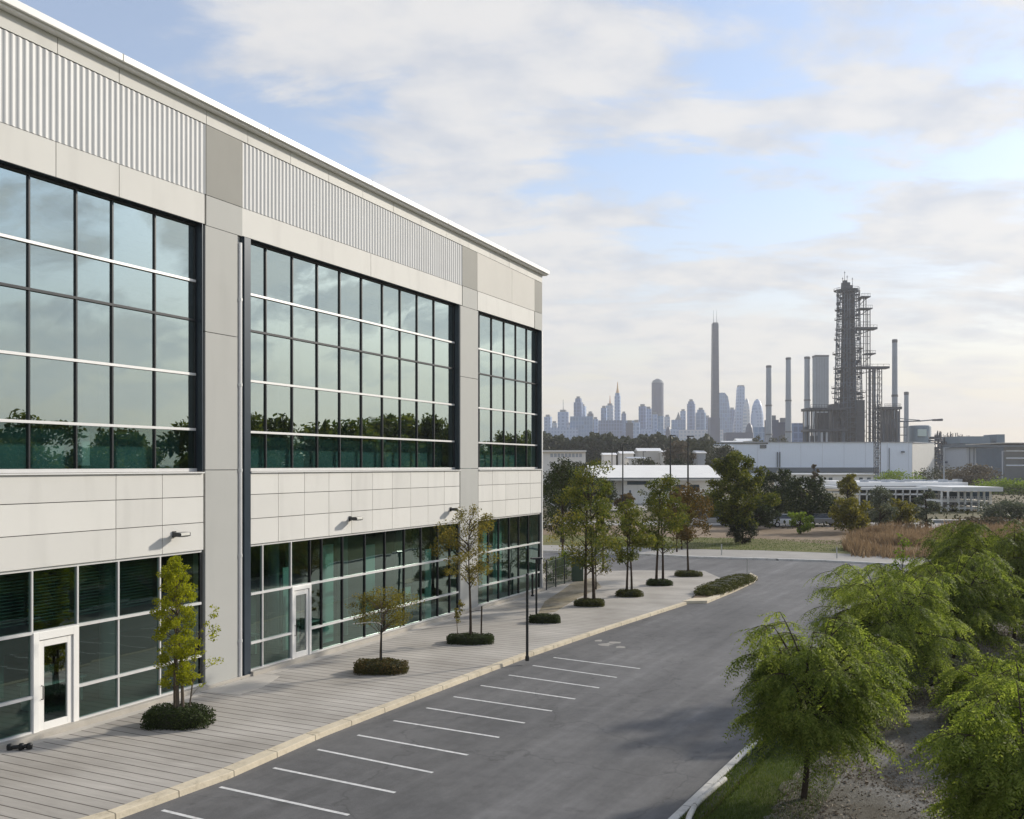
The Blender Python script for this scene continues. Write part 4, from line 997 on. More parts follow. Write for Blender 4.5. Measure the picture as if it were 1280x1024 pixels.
# ---------------- mid distance trees
def mid(px, Y, ytop, wpx, mt, lab, name='broadleaf_tree', zc=None, leaves=4500, leaf=.32, seed=None, shape='oval', ybase=None, clumps=46, grp='trees beyond the far sidewalk', sp=.3):
    b = Vector((XA(px, Y), Y, -.15)); H = ZA(ytop, Y) + .15; rx = wpx / FPX * Y / 2 * 1.18
    return tree(name, lab, 'tree', b, grp, H=H, zc=zc if zc is not None else H * .12, rx=rx, shape=shape, clumps=clumps, leaves=leaves, leaf=leaf, mat=LF[mt], bark=M['bark'], tr=.14, seed=seed or int(px), spread=sp)
mid(922, 86, 566, 74, 'big', 'big round green tree lit gold on its right side, in front of the warehouse', leaves=15000, leaf=.24, clumps=80, zc=1.3, sp=.26)
b = G(928, 680, 0); t = thing('bush', 'dark dense bush at the foot of the big round tree', 'bush', b)
tree_mesh(t, H=2.1, zc=.1, rx=1.35, clumps=26, leaves=4200, leaf=.14, mat=LF['darker'], bark=M['bark'], tr=.05, seed=7, spread=.38)
mid(972, 118, 588, 62, 'dark', 'wide dark tree just right of the big round tree', leaf=.34, leaves=6000)
mid(1012, 112, 596, 62, 'dark', 'dark spreading tree above the parked white cars', leaf=.32, leaves=6500)
mid(1000, 97, 640, 30, 'lime', 'small lime green tree in front of the dark spreading trees', leaf=.22, leaves=1800, clumps=20)
mid(1063, 98, 622, 48, 'olive', 'brownish olive tree left of the dry grass', leaf=.27, leaves=4500)
mid(1060, 128, 592, 28, 'olive', 'slim tree rising behind the brownish olive one', leaf=.3, leaves=2200, clumps=26, zc=3)
mid(1018, 135, 580, 16, 'brown', 'thin brown tree top before the warehouse wall', leaf=.3, leaves=900, clumps=16, zc=3)
mid(1100, 104, 608, 40, 'grey', 'grey green open tree behind the dry grass', leaf=.24, leaves=2800)
mid(1126, 108, 626, 44, 'olive', 'low olive tree between the two grey green trees', leaf=.28, leaves=3000)
mid(1158, 100, 610, 26, 'grey', 'narrow grey green tree in front of the glazed pavilion', leaf=.22, leaves=2000, clumps=26)
mid(1090, 120, 640, 50, 'far', 'low scrubby tree under the grey green open tree', leaf=.3, leaves=2600)
mid(1262, 120, 628, 60, 'grey', 'grey scrubby tree at the right edge beyond the pavilion', leaf=.3, leaves=3600)
mid(1232, 112, 650, 50, 'brown', 'brown scrub tree below the pavilion end', leaf=.28, leaves=2600)
mid(890, 122, 622, 66, 'dark', 'dark green tree left behind the big round tree', leaf=.34, leaves=5000)
mid(862, 130, 634, 40, 'dark', 'dark low tree right of the white flat roofed building', leaf=.34, leaves=2800)
mid(945, 104, 628, 44, 'dark', 'dark shrubby tree tucked behind the big round tree', leaf=.3, leaves=3200)
mid(985, 130, 604, 50, 'mixed', 'olive tree between the two wide dark trees', leaf=.34, leaves=3600)
mid(705, 150, 592, 60, 'darker', 'deep green tree behind the building corner trees', leaf=.42, leaves=4200)
mid(745, 165, 598, 50, 'dark', 'dark tree left of the white building entrance', leaf=.42, leaves=3600)
mid(780, 150, 618, 30, 'rust', 'small autumn coloured tree at the white building corner', leaf=.35, leaves=1600, clumps=20)
mid(905, 300, 558, 44, 'far', 'olive tree mass before the left end of the warehouse', leaf=.8, leaves=4200)
mid(880, 340, 552, 50, 'far', 'rounded tree left of the warehouse, below the tall tower', leaf=.9, leaves=4200)
mid(851, 330, 550, 36, 'brown', 'brownish tree below the dark low block', leaf=.9, leaves=3000)
mid(1215, 300, 584, 60, 'brown', 'brown bank of bushes under the grey plant building', leaf=.7, leaves=3600)
mid(1195, 330, 590, 90, 'far', 'olive bushes right of the warehouse end wall', leaf=.7, leaves=3600)
mid(1262, 240, 604, 70, 'lime', 'yellow green bush bank at the right edge', leaf=.6, leaves=3600)
mid(1122, 300, 592, 60, 'lime', 'green bush bank at the foot of the warehouse corner', leaf=.6, leaves=2600)
mid(720, 260, 578, 60, 'far', 'olive tree in front of the distant white hall', leaf=.7, leaves=3600)
mid(770, 240, 586, 50, 'darker', 'dark bush belt behind the white building', leaf=.6, leaves=3000)
mid(848, 240, 574, 46, 'darker', 'dark scrub tree behind the white roof', leaf=.6, leaves=3000)
mid(805, 280, 573, 44, 'far', 'scrubby trees beside the storage yard', leaf=.7, leaves=2600)
mid(945, 520, 545, 26, 'far', 'green tree left of the refinery decks', leaf=1.1, leaves=2200)
mid(975, 540, 546, 40, 'far', 'low green trees before the chimney plant', leaf=1.1, leaves=2600)

# far wood: one mass
n = 30000
px = rg.uniform(672, 890, n); Y = rg.uniform(430, 520, n)
crest = 546 + 3.0 * np.sin(px * .09) + 2.0 * np.sin(px * .31 + 1) + 1.3 * np.sin(px * .83) + np.clip((px - 800) * .04, 0, 5)
top = CAMH + (HY - crest) * Y / FPX
z = top * rg.uniform(0, 1, n) ** .55
P = np.stack([(px - CXP) / FPX * Y, Y, z], 1)
tag(npmesh('far_wood', leaf_quads(P, 2.2, rg), 4, LF['wood']), 'dark far off wood below the skyline', 'wood', kind='stuff')
n = 26000
px = rg.uniform(880, 1500, n); Y = rg.uniform(560, 1000, n)
crest = 561 + 3 * np.sin(px * .07) + 2 * np.sin(px * .23 + 1)
P = np.stack([(px - CXP) / FPX * Y, Y, (CAMH + (HY - crest) * Y / FPX) * rg.uniform(0, 1, n) ** .6], 1)
tag(npmesh('far_scrub', leaf_quads(P, 2.6, rg), 4, LF['far']), 'distant hazy belt of trees round the plant', 'wood', kind='stuff')
n = 16000
px = rg.uniform(560, 1400, n); Y = rg.uniform(105, 240, n)
P = np.stack([(px - CXP) / FPX * Y, Y, rg.uniform(0, 1, n) ** 1.5 * 1.6 - .1], 1)
dens = np.sin(P[:, 0] * .21 + 2 * np.sin(P[:, 1] * .06)) + np.sin(P[:, 1] * .11 + P[:, 0] * .05)
P = P[(dens > .1) & ~((px > 690) & (px < 905) & (Y > 145))]
tag(npmesh('undergrowth', leaf_quads(P, .5, rg), 4, LF['far']), 'rough undergrowth between the trees beyond the sidewalk', 'undergrowth', kind='stuff')

# trees across the lot, seen in the glass of the facade
REF = 'tall trees across the lot, mirrored in the upper windows'
RL = 'tall dark broadleaf tree across the lot, mirrored in the upper windows'
protos = []
for s_, mt in ((201, 'big'), (202, 'mixed'), (203, 'mixed')):
    t = thing('mirrored_tree', RL, 'tree', (60, -30, -.2), REF)
    tree_mesh(t, H=10.0, zc=.6, rx=4.6, clumps=60, leaves=6500, leaf=.45, mat=LF[mt], bark=M['bark'], tr=.2, seed=s_, spread=.27); protos.append(t)
spots = []
rr = random.Random(12)
for i in range(64):
    y_ = -42 + i * 3.2; x_ = 58 + rr.uniform(-6, 18) + max(0, y_ - 70) * .62
    spots.append((x_, y_, rr.uniform(.75, 1.45)))
for i, (x_, y_, s_) in enumerate(spots):
    if i < 3:
        protos[i].location = (x_, y_, -.2); protos[i].scale = (s_,) * 3
    else: dup(protos[i % 3], (x_, y_, -.2), rr.uniform(0, 6), (s_ * rr.uniform(.85, 1.2), s_, s_), RL, REF)

n = 30000
Y = rg.uniform(-45, 110, n); X = 44 + rg.uniform(0, 9, n) + np.maximum(0, Y - 66) * .62
P = np.stack([X, Y, rg.uniform(0, 1, n) ** .8 * (3.0 + 1.2 * np.sin(Y * .5) + 1.0 * np.sin(Y * 1.3)) - .1], 1)
tag(npmesh('shrub_belt', leaf_quads(P, .5, rg), 4, LF['dark']), 'dark shrub belt across the lot, mirrored in the ground floor glass', 'shrubs', kind='stuff')
# ================================================================== street furniture
LP = 'slim black lamp posts on the pavement'
b = G(659, 826, 0); h_ = CAMH - (720 - HY) * b.y / FPX
t = thing('lamp_post', 'slim black post at the kerb, left of the smaller hedges', 'lamp post', b, LP)
m = MB(); m.lathe((0, 0, 0), [(.075, 0), (.075, .12), (.05, .2), (.046, h_)], 12); m.build('post', M['black'], t, smooth=True)
m = MB(); m.lathe((0, 0, h_), [(.055, .0), (.055, .06), (.03, .09)], 12); m.build('cap', M['dark'], t)
b = G(670.5, 772, 0); h_ = CAMH - (699 - HY) * b.y / FPX
t = thing('lamp_post', 'slim black lamp post with a small flat head, rising from the small hedge', 'lamp post', b, LP)
m = MB(); m.tube([(0, 0, 0), (0, 0, h_)], .05, 10); m.build('post', M['black'], t, smooth=True)
m = MB(); m.box((0, 0, h_ + .03), (.5, .28, .07), .4); m.box((.12, .05, h_ - .12), (.12, .12, .2), .4); m.build('lamp_head', M['dark'], t)
# bollard light by the glazing
b = F(tpx(655), 0, .5); b.z = 0
t = thing('bollard', 'short dark bollard against the glazing of the last bay', 'bollard', b)
m = MB(); m.lathe((0, 0, 0), [(.09, 0), (.09, .06), (.055, .09), (.055, 1.0), (.07, 1.02), (.07, 1.15), (.03, 1.2)], 10); m.build('post', M['black'], t)
# post with a small sign at the island tip
b = G(934, 724, 0)
t = thing('marker_post', 'thin grey marker post at the tip of the hedged island', 'post', b)
m = MB(); m.tube([(0, 0, -.05), (0, 0, 1.15)], .03, 8); m.lathe((0, 0, 1.15), [(.05, 0), (.05, .12), (.02, .15)], 8); m.build('post', M['grey'], t)
# small sign posts on the far side of the road
for px, py, lab in ((902, 694, 'small grey post on the far sidewalk left of the big round tree'), (1046, 698, 'small grey post on the far sidewalk below the dry grass')):
    b = G(px, py, 0); t = thing('marker_post', lab, 'post', b); m = MB(); m.tube([(0, 0, -.05), (0, 0, .85)], .045, 6); m.build('post', M['grey'], t)
# black fitting at the lower left
b = F(tpx(7), 0, .55); t = thing('pipe_fitting', 'small black pipe fitting on the paving at the lower left picture edge', 'pipe fitting', b)
m = MB(); m.tube([(-.26, -.05, .07), (.2, .05, .09)], .05, 10); m.tube([(0, 0, 0), (0, 0, .1)], .04, 8); m.build('pipe', M['black'], t, smooth=True)
for k in (-.24, .02, .2):
    m = MB(); m.lathe((k, k * .2, .02), [(.07, 0), (.075, .1), (.05, .14)], 10); m.build('valve_cap', M['black'], t)
# fence past the corner
f0, f1 = G(683, 738, 0), G(716, 726, 0)
t = thing('mesh_fence', 'green mesh fence between the building corner and the bushes', 'fence', f0)
M['fence'] = surf('green_fence', (.05, .085, .06), .5, .2, .1, 5)
for k in range(4):
    p = f0.lerp(f1, k / 3) - f0; m = MB(); m.tube([p + Vector((0, 0, -.05)), p + Vector((0, 0, 1.7))], .04, 7); m.build('post', M['dark'], t)
m = MB(); d = f1 - f0
for k in range(46): p = d * (k / 45); m.tube([p + Vector((0, 0, .06)), p + Vector((0, 0, 1.6))], .011, 4)
for z in (.1, .6, 1.1, 1.58): m.tube([Vector((0, 0, z)), d + Vector((0, 0, z))], .014, 4)
m.build('mesh_panel', M['fence'], t)
# service box at the fence end
b = G(716, 727, 0) + Vector((.3, .3, 0)); t = thing('service_cabinet', 'grey green service cabinet at the end of the mesh fence', 'cabinet', b)
m = MB(); m.box((0, 0, .75), (.7, .5, 1.5)); m.build('body', M['fence'], t, bevel=.02); m = MB(); m.box((0, 0, 1.53), (.78, .58, .06)); m.build('cap', M['dgrey'], t); m = MB(); m.box((.2, -.255, .8), (.04, .02, .16)); m.build('handle', M['alu'], t)

# tall area lights in the middle distance
for px, Y, yt, lab in ((838, 135, 545, 'tall dark light pole left of two behind the round topped tree'), (860, 118, 546, 'tall dark light pole above the rusty tree'), (778.5, 150, 556, 'tall thin pole in front of the white building door'),
                       (765, 190, 566, 'shorter pole left of the white building entrance'), (804, 260, 565, 'short pale pole behind the white roof'), (703, 86, 578, 'tall dark pole inside the dark tree by the corner')):
    b = Vector((XA(px, Y), Y, -.15)); h_ = ZA(yt, Y) + .15
    t = thing('light_pole', lab, 'light pole', b, 'tall light poles beyond the lot')
    m = MB(); m.lathe((0, 0, 0), [(.22, 0), (.22, .6), (.13, .65), (.09, h_)], 8); m.build('pole', M['black'], t)
    m = MB(); m.box((.3, 0, h_ + .05), (.9, .3, .14)); m.build('lamp_head', M['dark'], t)

# cars
M['car_white'] = surf('white_car_paint', (.72, .73, .74), .25, 0, .02, 2, coat=.6); M['car_silver'] = surf('silver_car_paint', (.38, .40, .42), .3, .5, .03, 2, coat=.6)
M['car_glass'] = surf('car_window', (.02, .025, .03), .08, 0, .1, 2, spec=.8); M['rubber'] = surf('rubber', (.02, .02, .02), .8)
def car(label, loc, rz, paint, van=False, k=1.0):
    t = thing('parked_car', label, 'car', loc, 'cars parked under the trees'); t.rotation_euler = (0, 0, rz); t.scale = (k,) * 3
    L_, W_ = 4.5, 1.8
    side = [(-2.25, .35), (2.25, .35), (2.25, .72), (2.1, .84), (1.15, .95), (-1.75, .98), (-2.2, .9)]
    m = MB(); n = len(side)
    vs = [(x, -W_ / 2, z) for x, z in side] + [(x, W_ / 2, z) for x, z in side]
    m.add(vs, [tuple(range(n)), tuple(range(2 * n - 1, n - 1, -1))] + [(i, n + i, n + (i + 1) % n, (i + 1) % n) for i in range(n)]); m.build('body', paint, t, bevel=.06)
    cb = [(1.1, .95), (.45, 1.42), (-1.1, 1.46), (-1.85, .98)] if not van else [(1.35, .95), (.95, 1.75), (-2.1, 1.8), (-2.15, .98)]
    m = MB(); n = 4
    vs = [(x, -.82 if z < 1.2 else -.66, z) for x, z in cb] + [(x, .82 if z < 1.2 else .66, z) for x, z in cb]
    m.add(vs, [(0, 1, 2, 3), (7, 6, 5, 4), (0, 4, 5, 1), (1, 5, 6, 2), (2, 6, 7, 3), (3, 7, 4, 0)]); m.build('cabin', M['car_glass'], t, bevel=.03)
    m = MB(); m.box(((cb[1][0] + cb[2][0]) / 2, 0, cb[1][1] + .035), (cb[1][0] - cb[2][0], 1.3, .05)); m.build('roof', paint, t)
    for x in (-1.4, 1.4):
        for y in (-.82, .82):
            m = MB(); m.tube([(x, y - .1, .32), (x, y + .1, .32)], .32, 16); w = m.build('wheel', M['rubber'], t)
            m = MB(); m.tube([(x, y - .11, .32), (x, y + .11, .32)], .18, 12); m.build('rim', M['alu'], w)
    for y in (-.6, .6):
        m = MB(); m.box((2.24, y, .68), (.06, .35, .12)); m.build('headlight', M['lens'], t)
c = G(985, 659, -.01); car('white parked car under the dark spreading tree', (c.x, c.y + .6, -.01), .08, M['car_white'])
c = G(1030, 658, -.01); car('silver parked car right of the white car', (c.x, c.y + .8, -.01), .05, M['car_silver'])
c = G(893, 658, -.01); car('silver van behind the dark bush on the service road', (c.x, c.y + 1.2, -.01), .0, M['car_silver'], True)

# ================================================================== low buildings
M['bwhite'] = surf('white_render', (.82, .80, .75), .6, 0, .05, .3, grime=.1); M['bgrey'] = surf('pale_grey_cladding', (.42, .45, .49), .55, 0, .05, .15, grime=.1)
M['ware_shade_blue'] = surf('shade_blue_cladding', (.78, .86, .96), .5, 0, .03, .05, grime=.05); M['ware_band'] = surf('dark_slate_band', (.10, .13, .16), .5, 0, .08, .2)  # blue tint stands for shade on the white warehouse front
M['glass_far'] = surf('far_window', (.05, .08, .11), .12, 0, .2, .3, spec=.8); M['steel'] = surf('weathered_steel', (.034, .042, .056), .55, .25, .3, .12); M['steel_dk'] = surf('dark_vessel', (.022, .026, .034), .6, .1, .4, .15); M['steel_lt'] = surf('galvanised_steel', (.085, .115, .155), .5, .3, .25, .1)
M['tank'] = surf('blue_grey_tank', (.16, .22, .27), .4, .1, .1, .05); M['chim'] = surf('chimney_concrete', (.34, .38, .43), .75, 0, .12, .04, grime=.2); M['chim_d'] = surf('chimney_dark', (.15, .155, .165), .7, 0, .12, .03)
def block(m, px0, px1, ytop, ybot, Y, depth, rz=0.0):
    x0, x1 = XA(px0, Y), XA(px1, Y); zt = ZA(ytop, Y); zb = -.3 if ybot is None else ZA(ybot, Y)
    m.box(((x0 + x1) / 2, Y + depth / 2, (zt + zb) / 2), (x1 - x0, depth, zt - zb), rz)
def base_of(px, Y): return Vector((XA(px, Y), Y, -.2))
# white flat roofed building
Y = 176; o3 = base_of(810, Y)
t = thing('flat_roofed_building', 'long white flat roofed building behind the pavement trees', 'building', o3)
m = MB(); block(m, 778, 898, 600, None, Y, 24); block(m, 745, 777.9, 594, None, Y + 3, 22); m.build('wall', M['bwhite'], t, o3)
m = MB(); X0, X1 = XA(740, Y), XA(902, Y); ze, zr_ = ZA(597, Y), ZA(581.5, Y)
m.hexa([(X0, Y - 2.2, ze - .5), (X1, Y - 2.2, ze - .5), (X1, Y + 12, zr_ - .5), (X0, Y + 12, zr_ - .5), (X0, Y - 2.2, ze), (X1, Y - 2.2, ze), (X1, Y + 12, zr_), (X0, Y + 12, zr_)])
m.hexa([(X0, Y + 12.01, zr_ - .5), (X1, Y + 12.01, zr_ - .5), (X1, Y + 27, ze - .5), (X0, Y + 27, ze - .5), (X0, Y + 12.01, zr_), (X1, Y + 12.01, zr_), (X1, Y + 27, ze), (X0, Y + 27, ze)])
m.build('roof', M['bwhite'], t, o3)
m = MB(); block(m, 740, 902, 597.2, 598.4, Y - 2.4, .25); m.build('gutter', M['ware_band'], t, o3)
for px0, px1, y0, y1 in ((784, 813, 601.5, 606), (748, 756, 600, 616), (759, 767, 600, 616), (826, 838, 606, 614), (844, 856, 606, 614), (862, 874, 606, 614)):
    m = MB(); block(m, px0, px1, y0, y1, Y - .06 if px0 > 778 else Y + 2.94, .3); m.build('window', M['glass_far'], t, o3)
m = MB(); block(m, 786.5, 788.8, 613, 625, Y - .08, .3); m.build('door', M['ware_band'], t, o3)
# distant white hall with a window strip
Y = 330; o3 = base_of(706, Y)
t = thing('white_hall', 'low white hall with a striped window band before the far wood', 'building', o3)
m = MB(); block(m, 668, 732, 565, None, Y, 20); m.build('wall', M['bwhite'], t, o3)
m = MB(); block(m, 666, 733, 563, 565, Y - 1, 23); m.build('roof', M['bwhite'], t, o3)
for k in range(9):
    m = MB(); block(m, 688 + 4.5 * k, 691.4 + 4.5 * k, 567, 571.5, Y - .08, .4); m.build('window', M['bgrey'], t, o3)
# sheds in the storage yard
rs = random.Random(3)
sheds = [('pale shed with a pitched roof at the left of the storage yard', 755, 770, 566, 572, 360), ('cream shed in the middle of the storage yard', 776, 792, 564, 571, 380), ('long white shed below the dark block', 798, 826, 560, 569, 400),
         ('small white shed right of the long white shed', 829, 839, 563, 569, 390), ('pale low roof in front of the long white shed', 786, 806, 571, 576, 330), ('small cream store by the brown tree', 872, 882, 563, 571, 330),
         ('grey roofed shed at the warehouse end', 905, 930, 551, 560, 470), ('low white roofed shed left of the warehouse', 892, 916, 556, 563, 455), ('small pale shed below the tall tower', 922, 948, 548, 556, 520)]
for lab, x0, x1, y0, y1, Y in sheds:
    o3 = base_of((x0 + x1) / 2, Y); t = thing('storage_shed', lab, 'shed', o3, 'small sheds in the middle distance')
    X0, X1, zt, zr = XA(x0, Y), XA(x1, Y), ZA(y0 + (y1 - y0) * .45, Y), ZA(y0, Y)
    m = MB(); m.box(((X0 + X1) / 2, Y + 5, zt / 2 - .1), (X1 - X0, 10, zt + .2)); m.build('wall', rs.choice([M['bwhite'], M['bgrey'], M['smooth']]), t, o3)
    m = MB(); e = .5; vs = [(X0 - e, Y - e, zt + .01), (X1 + e, Y - e, zt + .01), (X1 + e, Y + 10 + e, zt + .01), (X0 - e, Y + 10 + e, zt + .01), (X0 - e, Y + 5, zr), (X1 + e, Y + 5, zr)]
    m.add(vs, [(3, 2, 1, 0), (0, 1, 5, 4), (2, 3, 4, 5), (1, 2, 5), (3, 0, 4)]); m.build('roof', M['white'] if rs.random() < .6 else M['bgrey'], t, o3)
    m = MB(); m.box(((X0 + X1) / 2, Y - .05, zt * .3), ((X1 - X0) * .25, .2, zt * .6)); m.build('door', M['ware_band'], t, o3)
# big warehouse, shaded front and sunlit end wall put into the colours
Y = 459; xl, xc = XA(862, Y), XA(1140, Y); o3 = Vector(((xl + xc) / 2, Y, -.2))
t = thing('warehouse', 'huge blue grey box warehouse with a sunlit cream end wall, before the refinery', 'warehouse', o3)
zt = ZA(552.5, Y); ex, ey = XA(1167.5, Y + 26), Y + 26
dxe, dye = ex - xc, ey - Y
m = MB(); m.prism([(xl, Y), (xc, Y), (ex, ey), (xl + dxe, ey)], -.3, zt - .3); m.build('wall', M['ware_shade_blue'], t, o3)  # white walls with their bluish shade put into the colour
m = MB(); nx, ny = dye, -dxe; nl = math.hypot(nx, ny); nx, ny = nx / nl * .15, ny / nl * .15
m.prism([(xc + .05, Y + .02), (xc + nx, Y + ny), (ex + nx, ey + ny), (ex + .02, ey)], -.3, zt - .32); m.build('end_wall', M['cream'], t, o3)  # cream stands for warm sunlight on the white end wall
m = MB(); m.prism([(xl - .5, Y - .5), (xc + .5, Y - .5), (ex + .6, ey + .5), (xl + dxe, ey + .5)], zt - .299, zt); m.build('roof', M['bgrey'], t, o3)
m = MB(); block(m, 862, 1098, 584.5, 591, Y - .4, .6); block(m, 1103, 1128, 590, 592, Y - .4, .6); m.build('cladding_band', M['ware_band'], t, o3)
m = MB(); block(m, 950, 958, 556, 560.5, Y - .3, .5); block(m, 866, 960, 553.4, 555.2, Y - .35, .4); m.build('window', M['glass_far'], t, o3)
for px in (972, 975): m = MB(); block(m, px - .5, px + .5, 565, 584, Y - .8, .6); m.build('downpipe', M['ware_band'], t, o3)
m = MB(); block(m, 1111.5, 1112.1, 560, 592, Y - .5, .4); block(m, 1128, 1131, 564, 566, Y - 1.5, 1.4); m.build('vent', M['ware_band'], t, o3)
m = MB()
for px in np.arange(866, 1140, 27.0): block(m, px, px + .10, 553.6, 600, Y - .12, .2)
m.build('panel_joint', M['bgrey'], t, o3)
m = MB(); xq = xc + dxe * .12; m.box((xc + dxe * .15 + nx * 2, Y + dye * .15 + ny * 2, 1.8), (3.2, .3, 3.8), math.atan2(dye, dxe)); m.build('door', M['ware_band'], t, o3)
# pale low annex in front of the warehouse
Y = 300; o3 = base_of(1040, Y)
t = thing('low_annex', 'low cream annex with a pale roof below the warehouse front', 'building', o3)
m = MB(); block(m, 985, 1092, 594, None, Y, 16); m.build('wall', M['bwhite'], t, o3); m = MB(); block(m, 983, 1094, 592.5, 594, Y - .6, 17); m.build('roof', M['white'], t, o3)
for px in (1000, 1014, 1036, 1056, 1074, 1084): m = MB(); block(m, px, px + 4.5, 597, 602, Y - .1, .3); m.build('window', M['glass_far'], t, o3)
# glazed pavilion with white canopy roof
Y = 150; o3 = base_of(1180, Y)
t = thing('pavilion', 'open two storey pavilion with white canopy roof, slim columns and glass rail', 'building', o3)
m = MB(); block(m, 1074, 1210, 603, 608, Y + 10, 22); block(m, 1190, 1254, 609, 614.5, Y - 3, 18); block(m, 1066, 1190, 609.5, 612.5, Y + 6, 20); m.build('roof', M['white'], t, o3)
m = MB(); block(m, 1176, 1240, 626, 628, Y - 2, 14); block(m, 1176, 1240, 634.5, 636.5, Y - 2, 14); block(m, 1072, 1176, 617, 619, Y + 6, 16); m.build('floor', M['bwhite'], t, o3)
m = MB()
for px in (1178, 1186, 1199, 1207, 1215, 1224, 1231, 1239): block(m, px - .55, px + .55, 614.5, None, Y - 2.4, .5)
for px in np.arange(1075, 1178, 9): block(m, px - .4, px + .4, 612.5, None, Y + 6, .4)
m.build('column', M['bwhite'], t, o3)
m = MB(); block(m, 1178, 1238, 615, 626, Y + 8, .4); block(m, 1178, 1238, 628, 634, Y + 8, .4); block(m, 1074, 1176, 612.5, 640, Y + 14, .4); m.build('window', M['glass_far'], t, o3)
m = MB()
for yy in (621, 623.4, 630): block(m, 1176, 1240, yy, yy + .35, Y - 2.5, .15)
for px in np.arange(1178, 1240, 3): block(m, px, px + .22, 621, 626, Y - 2.5, .12)
m.build('railing', M['alu'], t, o3)
m = MB()
for i in range(14): block(m, 1080 + i * 9, 1086 + i * 9, 601 - rs.random() * 2, 603, Y + 12 + rs.random() * 8, 2)
m.build('rooftop_unit', M['bgrey'], t, o3)
o3 = base_of(1215, 118); t = thing('boundary_wall', 'low grey wall in front of the pavilion', 'wall', o3)
m = MB(); block(m, 1168, 1260, 651, None, 118, .5); m.build('wall', M['bgrey'], t, o3); m = MB(); block(m, 1167, 1261, 649.8, 650.9, 117.9, .8); m.build('coping', M['bwhite'], t, o3)
# grey plant building and blue annex at the right
Y = 492; o3 = base_of(1225, Y)
t = thing('plant_building', 'long grey plant building with a dark roof edge right of the warehouse', 'building', o3)
m = MB(); block(m, 1208, 1275, 559.5, None, Y, 30); m.build('wall', M['bgrey'], t, o3)
m = MB(); block(m, 1209, 1330, 554.5, 559, Y - 4, 34); m.build('roof', M['ware_band'], t, o3)
for k in range(11): m = MB(); block(m, 1212 + 5.4 * k, 1212.7 + 5.4 * k, 560, 592, Y - .4, .5); m.build('rib', M['ware_band'], t, o3)
m = MB(); block(m, 1200, 1238, 545.5, 554.3, Y + 6, 20); block(m, 1246, 1256, 543, 554.3, Y + 6, 14); m.build('roof_plant', M['tank'], t, o3)
Y = 400; o3 = base_of(1285, Y)
t = thing('office_block', 'dark blue glass block behind a pale pole at the right edge', 'building', o3)
m = MB(); block(m, 1255, 1340, 559, None, Y, 24); m.build('wall', M['glass_far'], t, o3)
for k in range(3): m = MB(); block(m, 1258, 1338, 563 + k * 9, 564.5 + k * 9, Y - .3, .4); m.build('floor_band', M['ware_shade_blue'], t, o3)
m = MB(); block(m, 1253, 1342, 553.3, 554.3, Y - 6, 32); m.build('roof', M['smooth'], t, o3)
for px, Y, y0, lab in ((1253, 330, 564, 'pale thin pole in front of the blue glass block'), (1180, 260, 560, 'thin grey pole beside the warehouse end wall')):
    o3 = base_of(px, Y); t = thing('light_pole', lab, 'light pole', o3); m = MB(); h_ = ZA(y0, Y); m.tube([(o3.x, Y, -.2), (o3.x, Y, h_)], .2, 6); m.build('pole', M['bgrey'], t, o3); m = MB(); m.box((o3.x + .6, Y, h_), (1.6, .4, .2)); m.build('lamp_head', M['bgrey'], t, o3)

# ================================================================== refinery
def beam(m, a, b, r): m.tube([a, b], r, 4)
Y = 600.0; S = Y / FPX
def rp(px, py, dy=0.0): return Vector((XA(px, Y), Y + dy, ZA(py, Y)))
o3 = base_of(1063, Y)
t = thing('refinery_tower', 'huge dark refinery column wrapped in scaffolding, pipes and platforms', 'industrial tower', o3)
cx = XA(1060.5, Y); ztop = ZA(363, Y)
m = MB(); m.lathe((cx, Y, 0), [(6.8, -.2), (6.8, ZA(520, Y)), (5.3, ZA(500, Y)), (4.4, ZA(430, Y)), (3.8, ztop - 6), (3.8, ztop - 1)], 24); m.build('vessel', M['steel_dk'], t, o3, smooth=True)
m = MB(); n = 14; rings = []; z = 0.0; ri = random.Random(4)
zz = np.arange(0, ztop, 3.1)
def cage_r(z): return 8.9 - 2.0 * min(1, max(0, (z - 30) / 75)) + .0
for z in zz:
    r = cage_r(z); pts = [Vector((cx + r * math.cos(2 * math.pi * k / n), Y + r * math.sin(2 * math.pi * k / n), z)) for k in range(n)]
    rings.append(pts)
for i, pts in enumerate(rings):
    for k in range(n):
        beam(m, pts[k], pts[(k + 1) % n], .2)
        if i + 1 < len(rings):
            beam(m, pts[k], rings[i + 1][k], .26)
            if (i + k) % 2 == 0: beam(m, pts[k], rings[i + 1][(k + 1) % n], .15)
m.build('scaffold_frame', M['steel_lt'], t, o3)
m = MB()
for i, z in enumerate(zz):
    if i % 4 == 3: continue
    r = cage_r(z) + ri.choice((.4, .8, 1.3, 2.0))
    a0 = ri.uniform(0, 6); span = ri.uniform(2.6, 5.6)
    k_ = 12
    for k in range(k_):
        a = a0 + span * k / k_; b_ = a0 + span * (k + 1) / k_
        q = [(r + .0) , (r - 1.6)]
        P = [(cx + q[0] * math.cos(a), Y + q[0] * math.sin(a)), (cx + q[0] * math.cos(b_), Y + q[0] * math.sin(b_)), (cx + q[1] * math.cos(b_), Y + q[1] * math.sin(b_)), (cx + q[1] * math.cos(a), Y + q[1] * math.sin(a))]
        m.prism(P, z + .2, z + .42)
        for aa in (a, b_):
            beam(m, Vector((cx + r * math.cos(aa), Y + r * math.sin(aa), z + .4)), Vector((cx + r * math.cos(aa), Y + r * math.sin(aa), z + 1.6)), .06)
        beam(m, Vector((cx + r * math.cos(a), Y + r * math.sin(a), z + 1.55)), Vector((cx + r * math.cos(b_), Y + r * math.sin(b_), z + 1.55)), .06)
m.build('walkway', M['steel'], t, o3)
m = MB()
